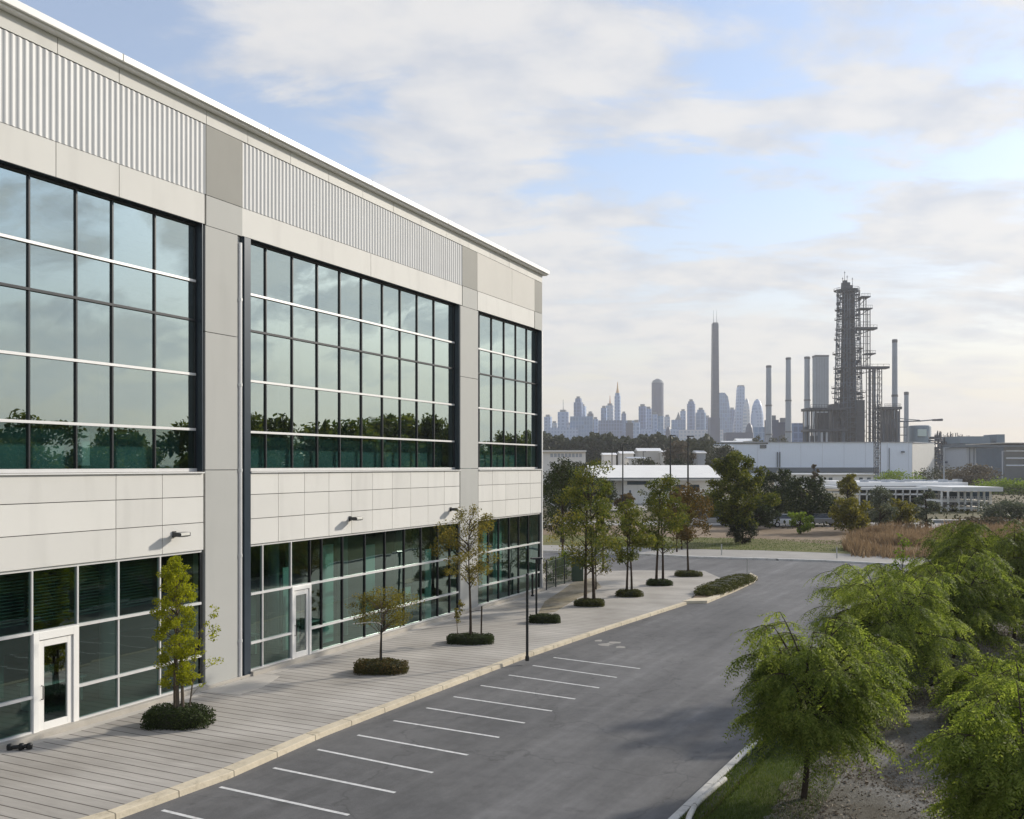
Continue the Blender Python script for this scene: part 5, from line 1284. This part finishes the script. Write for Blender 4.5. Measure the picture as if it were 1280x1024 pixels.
for k in range(9):
    a = ri.uniform(math.pi, 2 * math.pi); r = ri.uniform(4.6, 7.0); z1 = ri.uniform(30, ztop - 4); z0 = ri.uniform(0, 20)
    x_, y_ = cx + r * math.cos(a), Y + r * math.sin(a)
    m.tube([(x_, y_, z0), (x_, y_, z1), (x_ - 1.5 * math.cos(a), y_ - 1.5 * math.sin(a), z1 + 1.2)], ri.uniform(.22, .5), 7)
m.build('riser_pipe', M['steel_lt'], t, o3)
m = MB()
for k in range(48):
    a = ri.uniform(math.pi * .95, 2.05 * math.pi); z = ri.uniform(2, ztop - 3); r = cage_r(z) - ri.uniform(0, 2)
    m.box((cx + r * math.cos(a), Y + r * math.sin(a), z), (ri.uniform(.8, 2.6), ri.uniform(.8, 2), ri.uniform(.7, 2.2)), a)
m.build('equipment_box', M['steel'], t, o3)
m = MB(); m.lathe((cx, Y, ztop - 1.2), [(6.3, 0), (7.0, .5), (7.0, 1.1), (6.6, 1.2)], 24)
for k in range(24):
    a = 2 * math.pi * k / 24; beam(m, Vector((cx + 6.9 * math.cos(a), Y + 6.9 * math.sin(a), ztop)), Vector((cx + 6.9 * math.cos(a), Y + 6.9 * math.sin(a), ztop + 1.4)), .07)
    b_ = 2 * math.pi * (k + 1) / 24; beam(m, Vector((cx + 6.9 * math.cos(a), Y + 6.9 * math.sin(a), ztop + 1.4)), Vector((cx + 6.9 * math.cos(b_), Y + 6.9 * math.sin(b_), ztop + 1.4)), .07)
m.build('top_platform', M['steel_lt'], t, o3)
m = MB(); ax = XA(1057, Y)
m.box((ax, Y, ztop + 2.4), (4.6, 3.5, 4.8)); m.box((ax + 3, Y, ztop + 1.6), (2.4, 2.5, 3)); m.box((ax - .5, Y, ztop + 5.4), (2.2, 2, 1.6)); m.build('top_house', M['steel'], t, o3)
for dx_, h_ in ((-.6, 12.2), (1.0, 9.5), (4.3, 8.2), (-1.9, 8.4)):
    m = MB(); m.tube([(ax + dx_, Y, ztop + 1), (ax + dx_, Y, ztop + h_)], [.22, .1], 5); m.box((ax + dx_, Y, ztop + h_ - 1), (.8, .3, .4)); m.build('antenna', M['steel'], t, o3)
# side platforms
for px0, px1, py in ((1072, 1083.5, 373), (1070, 1086, 387.5), (1064, 1092, 412), (1078, 1090, 443.5), (1064, 1107, 460.5)):
    m = MB(); x0, x1, z = XA(px0, Y), XA(px1, Y), ZA(py, Y)
    th = 1.3 if px1 - px0 > 25 else .7
    m.box(((x0 + x1) / 2, Y - 3, z), (x1 - x0, 7, th))
    for x in np.linspace(x0 + .2, x1 - .2, 7): beam(m, Vector((x, Y - 6.3, z)), Vector((x, Y - 6.3, z + 2)), .09)
    beam(m, Vector((x0, Y - 6.3, z + 2)), Vector((x1, Y - 6.3, z + 2)), .1); beam(m, Vector((x1 - 1, Y - 3, z)), Vector((x0, Y - 3, z - 5)), .22)
    m.build('side_platform', M['steel'], t, o3)
# slender riser frame right of the shaft
m = MB()
for px, y0, y1 in ((1078.5, 373, 460), (1083.5, 388, 460), (1082, 460, 560), (1087, 460, 560), (1093, 460, 560), (1098, 460, 560)):
    for dy in (-5.5, -1.5): beam(m, rp(px, y0, dy), rp(px, y1, dy), .33)
for y in np.arange(395, 460, 9): beam(m, rp(1072, y, -5), rp(1083.5, y, -5), .16)
for y in np.arange(466, 556, 7.5):
    beam(m, rp(1080, y, -5.5), rp(1098, y, -5.5), .2)
    beam(m, rp(1082, y, -5.5), rp(1087, y + 7.5, -5.5), .13); beam(m, rp(1098, y, -5.5), rp(1093, y + 7.5, -5.5), .13)
m.build('riser_frame', M['steel'], t, o3)
for px, r in ((1090, 1.1), (1085, .7)):
    m = MB(); m.tube([rp(px, 462, -3), rp(px, 560, -3)], r, 10); m.build('riser_pipe', M['steel_lt'], t, o3)
# lower decks on the left
def deck_block(root, px0, px1, decks, ybot, cols, depth, org, seed):
    rr_ = random.Random(seed)
    for yd in decks:
        m = MB(); x0, x1, z = XA(px0, Y), XA(px1, Y), ZA(yd, Y)
        m.box(((x0 + x1) / 2, Y - depth / 2, z), (x1 - x0 + 1.5, depth + 1, 1.6))
        for x in np.linspace(x0, x1, 14): beam(m, Vector((x, Y - depth - .4, z)), Vector((x, Y - depth - .4, z + 2.6)), .1)
        for dz in (1.5, 2.6): beam(m, Vector((x0, Y - depth - .4, z + dz)), Vector((x1, Y - depth - .4, z + dz)), .09)
        m.build('deck', M['steel'], root, org)
    m = MB(); zt_ = ZA(decks[0], Y)
    for x in np.linspace(XA(px0, Y) + .6, XA(px1, Y) - .6, cols):
        for dy in (0, -depth * .5, -depth): beam(m, Vector((x, Y + dy, -.2)), Vector((x, Y + dy, zt_)), .38)
    xs = np.linspace(XA(px0, Y) + .6, XA(px1, Y) - .6, cols)
    for a, b_ in zip(xs[:-1], xs[1:]):
        if rr_.random() < .6: beam(m, Vector((a, Y - depth, ZA(ybot, Y))), Vector((b_, Y - depth, zt_)), .18)
    m.build('deck_frame', M['steel'], root, org)
    m = MB()
    for k in range(9):
        x = rr_.uniform(XA(px0, Y) + 1, XA(px1, Y) - 1); r = rr_.uniform(.5, 1.3); dy = rr_.uniform(-depth, 0)
        m.tube([(x, Y + dy, -.2), (x, Y + dy, rr_.uniform(.6, 1.0) * zt_)], r, 8)
    m.build('process_pipe', M['steel_lt'], root, org)
deck_block(t, 1003, 1047, (513, 539), 560, 9, 16, o3, 1)
deck_block(t, 1096, 1116, (511.5,), 560, 6, 12, o3, 2)
m = MB(); block(m, 1040, 1050, 505, None, Y - 3, 8); block(m, 1071, 1081, 500, None, Y - 9, 6); block(m, 1022, 1036, 516, 538, Y - 8, 6); m.build('process_housing', M['steel'], t, o3)
# lattice mast in front of the warehouse
Ym = 380; o3 = base_of(1096.5, Ym)
t = thing('lattice_mast', 'slender steel lattice mast in front of the warehouse wall', 'mast', o3)
m = MB(); hw = .95; zt = ZA(505, Ym); zs = np.arange(0, zt, 2.0); mx_ = o3.x
cor = [(-hw, -hw), (hw, -hw), (hw, hw), (-hw, hw)]
for q in range(4):
    c0, c1 = cor[q], cor[(q + 1) % 4]
    beam(m, Vector((mx_ + c0[0], Ym + c0[1], -.2)), Vector((mx_ + c0[0], Ym + c0[1], zt)), .16)
    for i, z in enumerate(zs):
        beam(m, Vector((mx_ + c0[0], Ym + c0[1], z)), Vector((mx_ + c1[0], Ym + c1[1], z)), .09)
        a_, b_ = (c0, c1) if i % 2 else (c1, c0); beam(m, Vector((mx_ + a_[0], Ym + a_[1], z)), Vector((mx_ + b_[0], Ym + b_[1], min(zt, z + 2))), .09)
m.build('frame', M['steel'], t, o3)
m = MB(); m.tube([(mx_, Ym, -.2), (mx_, Ym, zt + 4)], .18, 6); m.build('cable_duct', M['steel_lt'], t, o3)
# boom and tank to the right
o3 = base_of(1155, 590); Y = 590.0
t = thing('storage_tank', 'squat round blue tank with a pale lit window, right of the chimneys', 'tank', o3)
xt = XA(1155.5, Y); r = (XA(1169, Y) - XA(1142, Y)) / 2; zt = ZA(531.5, Y)
m = MB(); m.lathe((xt, Y + r, 0), [(r, -.2), (r, zt - 1.2), (r * .95, zt - .3), (r * .85, zt)], 28); m.build('shell', M['tank'], t, o3, smooth=True)
m = MB(); m.box((xt - 1.6, Y - .05, ZA(541, Y)), (5.2, 1.6, 4.4)); m.build('window', M['int_board'], t, o3)
o3 = base_of(1133, 575); Y = 575.0
t = thing('conveyor_boom', 'long thin conveyor boom reaching right over the blue tank', 'conveyor', o3)
m = MB(); m.tube([rp(1122, 527), rp(1150, 526.5), rp(1178, 524)], [.45, .4, .35], 5); m.tube([rp(1122, 523), rp(1150, 525.5)], .25, 4); m.build('boom', M['steel_lt'], t, o3)
m = MB(); m.box(rp(1172, 525.2), (5.5, 2.5, 1.1)); m.build('boom_head', M['steel'], t, o3)
m = MB()
for px in (1124, 1130, 1134): beam(m, rp(px, 600), rp(px, 526), .35)
for y in (534, 544, 555): beam(m, rp(1124, y), rp(1134, y), .25)
m.build('tower_frame', M['steel_lt'], t, o3)
# pipe racks right of the tank
Y = 520.0; o3 = base_of(1190, Y)
t = thing('pipe_rack', 'tangle of grey pipe racks sloping down right of the blue tank', 'pipe rack', o3)
m = MB(); rr_ = random.Random(8)
for k in range(46):
    px = 1166 + k * 1.15; yt = 541 + (px - 1166) * .11 + rr_.uniform(-3, 3); beam(m, rp(px, 592, rr_.uniform(-8, 8)), rp(px, yt, rr_.uniform(-8, 8)), rr_.uniform(.12, .3))
m.build('rack_frame', M['steel'], t, o3)
m = MB()
for k in range(13):
    y = 546 + k * 2.6 + rr_.uniform(-1, 1); dy = rr_.uniform(-8, 8); a = 1164 + rr_.uniform(0, 6); b_ = a + rr_.uniform(24, 56); m.tube([rp(a, y, dy), rp(b_, y + rr_.uniform(0, 2), dy)], rr_.uniform(.25, .6), 6)
m.build('pipe', M['steel_lt'], t, o3)
m = MB()
for k in range(22):
    px = 1168 + rr_.uniform(0, 50); y = 545 + (px - 1166) * .1 + rr_.uniform(0, 14); p = rp(px, y, rr_.uniform(-8, 8)); m.box(p, (rr_.uniform(1, 4), 2, rr_.uniform(.8, 2.4)))
m.build('equipment_box', M['steel'], t, o3)

# ---------------- chimneys
def chimney(px, w, ytop, Y, mat, lab, taper=1.25, bands=(.35, .62), name='chimney', square=False, plinth=None, ring_mat=None):
    o3 = base_of(px, Y); H = ZA(ytop, Y); r = w / FPX * Y / 2; x = o3.x
    t = thing(name, lab, 'chimney', o3, 'industrial chimneys round the refinery')
    m = MB(); m.lathe((x, Y, 0), [(r * taper, -.2), (r * (1 + (taper - 1) * .4), H * .5), (r, H - .5), (r * .98, H)], 4 if square else 20)
    if square: pass
    m.build('shaft', mat, t, o3, smooth=not square)
    m = MB()
    for bfrac in bands:
        rb = r * (taper + (1 - taper) * bfrac) * 1.14; m.lathe((x, Y, H * bfrac), [(rb, 0), (rb, 1.2), (rb * .96, 1.5)], 20)
    m.lathe((x, Y, H - 2.2), [(r * 1.05, 0), (r * 1.1, 1.8), (r * .9, 2.3)], 20); m.build('collar', ring_mat or M['chim_d'], t, o3)
    return t
chimney(961, 6.4, 457, 900, M['chim'], 'grey chimney leftmost of the three slim ones left of the refinery', 1.35)
chimney(985.5, 6.2, 447, 880, M['chim'], 'slim grey chimney in the middle between two others left of the refinery', 1.4)
chimney(1009, 6.8, 446, 860, M['chim'], 'slim grey chimney touching the left refinery decks beside the wide stack', 1.15)
chimney(1118.5, 6.2, 424.5, 640, M['chim'], 'tallest slim chimney right of the refinery, with two collars', 1.3, (.33, .58))
chimney(1133, 5.4, 490, 660, M['chim'], 'short chimney right of the tallest right hand one', 1.1, ())
Y = 850; o3 = base_of(1027.5, Y)
t = thing('wide_stack', 'wide flat grey stack between a slim chimney and the refinery column', 'chimney', o3, 'industrial chimneys round the refinery')
m = MB(); block(m, 1019.5, 1036, 444.5, None, Y, 9, .0); m.build('shaft', M['chim'], t, o3); m = MB(); block(m, 1019.2, 1036.3, 443.8, 446, Y - .3, 9.6); m.build('rim', M['chim_d'], t, o3)
m = MB()
for k in range(5): block(m, 1021 + k * 3.2, 1021.15 + k * 3.2, 447, 520, Y - .25, .2)
m.build('shaft_rib', M['chim_d'], t, o3)

# ================================================================== skyline
TM = dict(blue=towermat('tower_haze_blue', (.10, .19, .38), (.03, .075, .18)), pale=towermat('tower_haze_pale', (.27, .39, .58), (.09, .18, .34), 7, 6, .5), dark=towermat('tower_dark', (.05, .065, .11), (.025, .04, .075)),  # bluish haze of distance is mixed into the tower colours
          teal=towermat('tower_haze_teal', (.16, .30, .47), (.055, .14, .29), 8, 5, .2), stone=towermat('tower_stone', (.42, .46, .52), (.18, .25, .34), 7, 7, .6), slate=towermat('tower_slate', (.03, .05, .11), (.02, .036, .085), 9, 6, .2))
TR = surf('tower_roof', (.16, .18, .2), .7, 0, .1, .02); TO = surf('orange_steel', (.55, .20, .07), .6, 0, .1, .05); TG_ = surf('amber_crown', (.62, .36, .12), .5, 0, .1, .05)
SK = 'towers of the far city skyline'
def tower(x0, x1, ytop, mt, lab, Y=2000.0, rz=-.35, cap=True, shape='box', tiers=(), spire=None, name='skyscraper', capm=None):
    px = (x0 + x1) / 2; o3 = base_of(px, Y); H = ZA(ytop, Y); w = (x1 - x0) / FPX * Y
    t = thing(name, lab, 'skyscraper', o3, SK)
    def loc(m_, nm, mat_, sm=False): return m_.build(nm, mat_, t, o3, smooth=sm)
    if shape == 'box':
        k = w / (math.cos(rz) + .8 * math.sin(abs(rz)))
        m = MB(); m.box((o3.x, Y, H / 2 - .2), (k, k * .8, H), rz)
        for fr, sc_ in tiers: m.box((o3.x, Y, H + fr / 2), (k * sc_, k * .8 * sc_, fr), rz); H2 = H + fr
        loc(m, 'facade', TM[mt])
        zt = H + sum(f for f, _ in tiers)
        if cap: m = MB(); kk = k * (tiers[-1][1] if tiers else 1) * .6; m.box((o3.x, Y, zt + 2.2), (kk, kk * .7, 4.4), rz); loc(m, 'roof', capm or TR)
    elif shape == 'round':
        m = MB(); m.lathe((o3.x, Y, 0), [(w / 2, -.2), (w / 2, H)], 28); loc(m, 'facade', TM[mt], True)
        m = MB(); m.lathe((o3.x, Y, H), [(w / 2 * 1.0, .1), (w / 2 * .82, 5), (w / 2 * .3, 8.5), (1, 9.5)], 28); loc(m, 'roof', capm or TR, True)
        zt = H + 9
    elif shape == 'dome':
        m = MB(); r = w / 2; m.lathe((o3.x, Y, 0), [(r * .94, -.2), (r, H * .55), (r * .96, H * .75), (r * .78, H * .89), (r * .45, H * .97), (r * .1, H)], 24); loc(m, 'facade', TM[mt], True); zt = H
    elif shape == 'slant':
        m = MB(); X0, X1 = XA(x0, Y), XA(x1, Y); d = w * .7
        q = [(X0, -.2), (X1, -.2), (X1, H * .62), (X0 + w * .72, H * .95), (X0 + w * .5, H), (X0, H)]
        n_ = len(q); m.add([(a, Y, z) for a, z in q] + [(a, Y + d, z) for a, z in q], [tuple(range(n_)), tuple(range(2 * n_ - 1, n_ - 1, -1))] + [(i, n_ + i, n_ + (i + 1) % n_, (i + 1) % n_) for i in range(n_)])
        loc(m, 'facade', TM[mt]); zt = H
    elif shape == 'taper':
        m = MB(); X0, X1 = XA(x0, Y), XA(x1, Y); d = w * .7
        q = [(X0, -.2), (X1 + w * .2, -.2), (X1 + w * .1, H * .55), (X1, H * .8), (X1, H * .985), (X0 + w * .5, H), (X0 + w * .42, H * .96), (X0 + w * .33, H * .75), (X0 + w * .08, H * .5)]
        n_ = len(q); m.add([(a, Y, z) for a, z in q] + [(a, Y + d, z) for a, z in q], [tuple(range(n_)), tuple(range(2 * n_ - 1, n_ - 1, -1))] + [(i, n_ + i, n_ + (i + 1) % n_, (i + 1) % n_) for i in range(n_)])
        loc(m, 'facade', TM[mt]); m = MB(); m.box((X0 + w * .72, Y + d / 2, H * .99), (w * .5, d * .8, H * .03)); loc(m, 'roof', TR); zt = H
    if spire:
        m = MB(); m.lathe((o3.x, Y, zt), [(spire[1], 0), (spire[1] * .5, spire[0] * .4), (.5, spire[0])], 8); loc(m, 'spire', spire[2])
    return t
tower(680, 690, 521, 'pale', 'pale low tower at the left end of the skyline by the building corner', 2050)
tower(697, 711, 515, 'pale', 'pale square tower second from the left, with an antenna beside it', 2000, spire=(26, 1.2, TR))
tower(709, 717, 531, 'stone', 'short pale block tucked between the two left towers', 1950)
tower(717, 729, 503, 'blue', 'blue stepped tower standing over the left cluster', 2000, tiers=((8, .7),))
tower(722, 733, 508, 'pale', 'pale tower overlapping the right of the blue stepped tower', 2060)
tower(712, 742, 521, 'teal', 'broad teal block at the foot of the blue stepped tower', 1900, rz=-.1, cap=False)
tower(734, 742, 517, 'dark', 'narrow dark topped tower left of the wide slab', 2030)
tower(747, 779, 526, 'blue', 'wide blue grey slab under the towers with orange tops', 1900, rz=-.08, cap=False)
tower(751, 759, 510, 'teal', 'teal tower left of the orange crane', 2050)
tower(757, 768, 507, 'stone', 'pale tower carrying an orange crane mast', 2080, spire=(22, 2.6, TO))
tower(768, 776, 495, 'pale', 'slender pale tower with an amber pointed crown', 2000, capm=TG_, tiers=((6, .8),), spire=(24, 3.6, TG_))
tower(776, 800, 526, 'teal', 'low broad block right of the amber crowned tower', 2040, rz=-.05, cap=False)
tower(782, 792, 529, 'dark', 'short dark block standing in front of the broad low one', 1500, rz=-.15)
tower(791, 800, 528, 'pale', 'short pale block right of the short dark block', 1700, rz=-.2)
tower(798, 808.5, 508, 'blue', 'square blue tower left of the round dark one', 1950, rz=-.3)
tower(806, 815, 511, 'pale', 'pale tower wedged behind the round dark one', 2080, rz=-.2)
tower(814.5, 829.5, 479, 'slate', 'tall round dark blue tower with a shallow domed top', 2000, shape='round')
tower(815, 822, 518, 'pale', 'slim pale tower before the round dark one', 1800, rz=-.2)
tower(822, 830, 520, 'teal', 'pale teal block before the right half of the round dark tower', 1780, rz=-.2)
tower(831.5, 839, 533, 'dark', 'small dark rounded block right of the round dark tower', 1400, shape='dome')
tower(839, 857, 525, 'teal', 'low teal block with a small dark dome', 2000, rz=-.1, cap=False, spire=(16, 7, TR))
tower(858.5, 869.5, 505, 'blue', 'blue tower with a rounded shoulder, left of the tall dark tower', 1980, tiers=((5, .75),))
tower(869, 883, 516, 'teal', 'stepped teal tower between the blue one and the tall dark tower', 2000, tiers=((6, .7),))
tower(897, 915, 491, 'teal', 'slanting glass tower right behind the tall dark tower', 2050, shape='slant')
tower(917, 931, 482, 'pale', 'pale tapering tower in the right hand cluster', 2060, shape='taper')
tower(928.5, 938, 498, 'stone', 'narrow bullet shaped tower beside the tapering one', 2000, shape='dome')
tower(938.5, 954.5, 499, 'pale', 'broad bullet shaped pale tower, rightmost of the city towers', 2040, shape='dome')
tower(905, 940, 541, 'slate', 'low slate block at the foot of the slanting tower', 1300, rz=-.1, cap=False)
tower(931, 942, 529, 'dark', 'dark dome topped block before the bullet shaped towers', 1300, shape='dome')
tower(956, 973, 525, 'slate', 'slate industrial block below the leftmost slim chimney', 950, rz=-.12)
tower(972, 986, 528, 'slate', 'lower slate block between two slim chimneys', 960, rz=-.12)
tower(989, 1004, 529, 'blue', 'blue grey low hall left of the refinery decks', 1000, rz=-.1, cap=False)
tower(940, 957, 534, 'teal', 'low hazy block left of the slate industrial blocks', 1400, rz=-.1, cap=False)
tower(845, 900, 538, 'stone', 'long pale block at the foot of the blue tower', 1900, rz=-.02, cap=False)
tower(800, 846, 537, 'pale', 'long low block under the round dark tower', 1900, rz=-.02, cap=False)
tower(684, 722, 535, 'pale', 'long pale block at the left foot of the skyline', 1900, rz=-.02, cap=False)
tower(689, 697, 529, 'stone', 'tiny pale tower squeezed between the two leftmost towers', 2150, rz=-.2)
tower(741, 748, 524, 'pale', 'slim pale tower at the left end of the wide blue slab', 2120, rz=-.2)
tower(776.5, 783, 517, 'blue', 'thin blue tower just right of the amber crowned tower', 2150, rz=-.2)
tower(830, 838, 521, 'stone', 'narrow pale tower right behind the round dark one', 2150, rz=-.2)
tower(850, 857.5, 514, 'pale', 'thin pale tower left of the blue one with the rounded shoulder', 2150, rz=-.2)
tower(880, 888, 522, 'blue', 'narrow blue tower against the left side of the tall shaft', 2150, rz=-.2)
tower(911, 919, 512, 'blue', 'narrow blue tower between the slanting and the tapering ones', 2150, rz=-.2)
# the tall dark shaft tower
Y = 1500; px = 893.8; o3 = base_of(px, Y)
t = thing('shaft_tower', 'tallest slim dark tower of the skyline, with twin antennas and a broad plinth', 'tower', o3)
H = ZA(405, Y); w = 7.2 / FPX * Y
m = MB(); w1 = 10.0 / FPX * Y
a, b_ = w1 / 2, w / 2
m.hexa([(o3.x - a, Y - a, 0), (o3.x + a, Y - a, 0), (o3.x + a, Y + a, 0), (o3.x - a, Y + a, 0), (o3.x - b_, Y - b_, H), (o3.x + b_, Y - b_, H), (o3.x + b_, Y + b_, H), (o3.x - b_, Y + b_, H)]); m.build('facade', TM['dark'], t, o3)
m = MB(); m.box((o3.x, Y, H + 1), (w * .8, w * .8, 2)); m.build('roof', TR, t, o3)
for dx_ in (-2.4, 2.6): m = MB(); m.tube([(o3.x + dx_, Y, H), (o3.x + dx_, Y, H + 22)], [.4, .18], 5); m.build('antenna', TR, t, o3)
m = MB(); block(m, 888, 900, 522, None, Y - 10, 20); m.build('plinth', TM['slate'], t, o3)
# ================================================================== haze, sky, sun, camera
m = MB(); m.hexa([(-4300, -620, -2), (4300, -620, -2), (4300, 5250, -2), (-4300, 5250, -2), (-4300, -620, 330), (4300, -620, 330), (4300, 5250, 330), (-4300, 5250, 330)])
hm, nt, out = newmat('haze_air')
pv = N(nt, 'ShaderNodeVolumePrincipled'); pv.inputs['Color'].default_value = (.88, .90, .95, 1); pv.inputs['Density'].default_value = HAZE; pv.inputs['Anisotropy'].default_value = .25
L(nt, pv.outputs[0], out.inputs['Volume'])
hz = m.build('haze', hm); tag(hz, 'thin pale haze in the air over the whole scene', 'haze', kind='stuff')
hz.display_type = 'WIRE'

SUN_AZ, SUN_EL = math.atan2(SUNH[1], SUNH[0]), R(SUN_ELEV)
sv = Vector((math.cos(SUN_AZ) * math.cos(SUN_EL), math.sin(SUN_AZ) * math.cos(SUN_EL), math.sin(SUN_EL)))
ld = bpy.data.lights.new('sun', 'SUN'); ld.energy = SUN_E; ld.angle = R(2.5); ld.color = (1.0, .92, .80)
so = bpy.data.objects.new('sun', ld); COL.objects.link(so); so.rotation_euler = sv.to_track_quat('Z', 'Y').to_euler(); so.location = (60, 40, 60)

wd = bpy.data.worlds.new('World'); sc.world = wd; wd.use_nodes = True
nt = wd.node_tree; nt.nodes.clear()
out = nt.nodes.new('ShaderNodeOutputWorld'); bg = nt.nodes.new('ShaderNodeBackground'); L(nt, bg.outputs[0], out.inputs[0])
sky = nt.nodes.new('ShaderNodeTexSky'); sky.sky_type = 'NISHITA'; sky.sun_disc = False
sky.sun_elevation = SUN_EL; sky.sun_rotation = math.pi / 2 - SUN_AZ; sky.altitude = 50; sky.air_density = 1.0; sky.dust_density = .7; sky.ozone_density = 2.5
bg.inputs[1].default_value = SKY_S
tc = N(nt, 'ShaderNodeTexCoord'); sp = N(nt, 'ShaderNodeSeparateXYZ'); L(nt, tc.outputs['Generated'], sp.inputs[0])
def mth(op, a, b=None, c=None):
    n = N(nt, 'ShaderNodeMath', operation=op)
    for i, v in enumerate((a, b, c)):
        if v is None: continue
        if hasattr(v, 'links'): L(nt, v, n.inputs[i])
        else: n.inputs[i].default_value = v
    return n.outputs[0]
zc_ = mth('MAXIMUM', sp.outputs[2], 0.0)
den = mth('ADD', zc_, .16)
cu = mth('DIVIDE', sp.outputs[0], den); cv = mth('DIVIDE', sp.outputs[1], den)
cb = N(nt, 'ShaderNodeCombineXYZ'); L(nt, cu, cb.inputs[0]); L(nt, cv, cb.inputs[1])
def noise(scale, det, rough, off=(0, 0, 0), stretch=(1, 1, 1), dist=0.0):
    mp = N(nt, 'ShaderNodeMapping'); mp.inputs['Location'].default_value = off; mp.inputs['Scale'].default_value = stretch; L(nt, cb.outputs[0], mp.inputs[0])
    n = N(nt, 'ShaderNodeTexNoise'); n.inputs['Scale'].default_value = scale; n.inputs['Detail'].default_value = det; n.inputs['Roughness'].default_value = rough; n.inputs['Distortion'].default_value = dist
    L(nt, mp.outputs[0], n.inputs['Vector']); return n.outputs['Fac']
def smooth(v, a, b, lo=0.0, hi=1.0):
    n = N(nt, 'ShaderNodeMapRange', interpolation_type='SMOOTHSTEP'); L(nt, v, n.inputs[0])
    n.inputs[1].default_value = a; n.inputs[2].default_value = b; n.inputs[3].default_value = lo; n.inputs[4].default_value = hi; return n.outputs[0]
n1 = noise(CL_SC, 10, .60, CL_OFF, (.85, 1.5, 1), .35)
n2 = noise(CL_SC * .42, 3, .5, (CL_OFF[0] + 7, CL_OFF[1] + 3, 0))
# a big bank of cloud stands up ahead, slightly right
def toward(d, a, b):
    d = Vector(d).normalized(); n = N(nt, 'ShaderNodeVectorMath', operation='DOT_PRODUCT'); L(nt, tc.outputs['Generated'], n.inputs[0]); n.inputs[1].default_value = tuple(d)
    return smooth(n.outputs['Value'], a, b)
bank = toward((.17, 1, .33), .90, .985)
bank2 = toward((-.12, 1, .30), .95, .995)
clear = toward((.62, 1, .42), .975, .999)
clear2 = toward((-.30, 1, .46), .97, .999)
cov = mth('ADD', mth('ADD', n1, mth('MULTIPLY', mth('SUBTRACT', n2, .5), .8)), mth('ADD', mth('MULTIPLY', bank, .13), mth('MULTIPLY', bank2, .06)))
cov = mth('SUBTRACT', cov, mth('ADD', mth('MULTIPLY', clear, .0), mth('MULTIPLY', clear2, .12)))
fac = smooth(cov, .455, .635)
# thin veil towards the horizon
veil = smooth(sp.outputs[2], -.02, .33, .92, .06)
vv = mth('MULTIPLY', veil, mth('ADD', .82, mth('MULTIPLY', n2, .35)))
thin = N(nt, 'ShaderNodeMix', data_type='RGBA'); thin.inputs[0].default_value = .22; L(nt, sky.outputs[0], thin.inputs[6]); thin.inputs[7].default_value = (.84 * CL_K, .88 * CL_K, .98 * CL_K, 1)
base = N(nt, 'ShaderNodeMix', data_type='RGBA'); L(nt, vv, base.inputs[0]); L(nt, thin.outputs[2], base.inputs[6]); base.inputs[7].default_value = (*[c * CL_K for c in VEIL_C], 1)
n3 = noise(CL_SC * 2.3, 6, .55, (CL_OFF[0] + 2.2, CL_OFF[1] - 1.4, 0))
tone = N(nt, 'ShaderNodeMix', data_type='RGBA'); L(nt, smooth(mth('ADD', mth('MULTIPLY', n3, .75), mth('MULTIPLY', cov, .5)), .50, .82), tone.inputs[0])
tone.inputs[6].default_value = (*[c * CL_K for c in CLOUD_D], 1); tone.inputs[7].default_value = (*[c * CL_K for c in CLOUD_L], 1)
fin = N(nt, 'ShaderNodeMix', data_type='RGBA'); L(nt, mth('MULTIPLY', fac, smooth(sp.outputs[2], .0, .18, .25, .86)), fin.inputs[0]); L(nt, base.outputs[2], fin.inputs[6]); L(nt, tone.outputs[2], fin.inputs[7])
L(nt, fin.outputs[2], bg.inputs[0])

cam = bpy.data.cameras.new('camera'); co = bpy.data.objects.new('camera', cam); COL.objects.link(co)
co.location = (0, 0, CAMH); co.rotation_euler = (R(90), 0, 0)
cam.sensor_fit = 'HORIZONTAL'; cam.sensor_width = 36; cam.lens = 36 * FPX / 1280; cam.shift_y = (HY - 512) / 1280; cam.clip_start = .1; cam.clip_end = 12000
sc.camera = co
sc.view_settings.view_transform = 'Standard'; sc.view_settings.look = 'None'; sc.view_settings.gamma = 1; sc.view_settings.exposure = EXPO
sc.render.engine = 'CYCLES'
cy = sc.cycles
cy.use_denoising = True
try: cy.denoiser = 'OPENIMAGEDENOISE'
except Exception: pass
cy.max_bounces = 8; cy.diffuse_bounces = 3; cy.glossy_bounces = 4; cy.transparent_max_bounces = 12; cy.transmission_bounces = 4; cy.volume_bounces = 0
cy.caustics_reflective = False; cy.caustics_refractive = False; cy.sample_clamp_indirect = 4
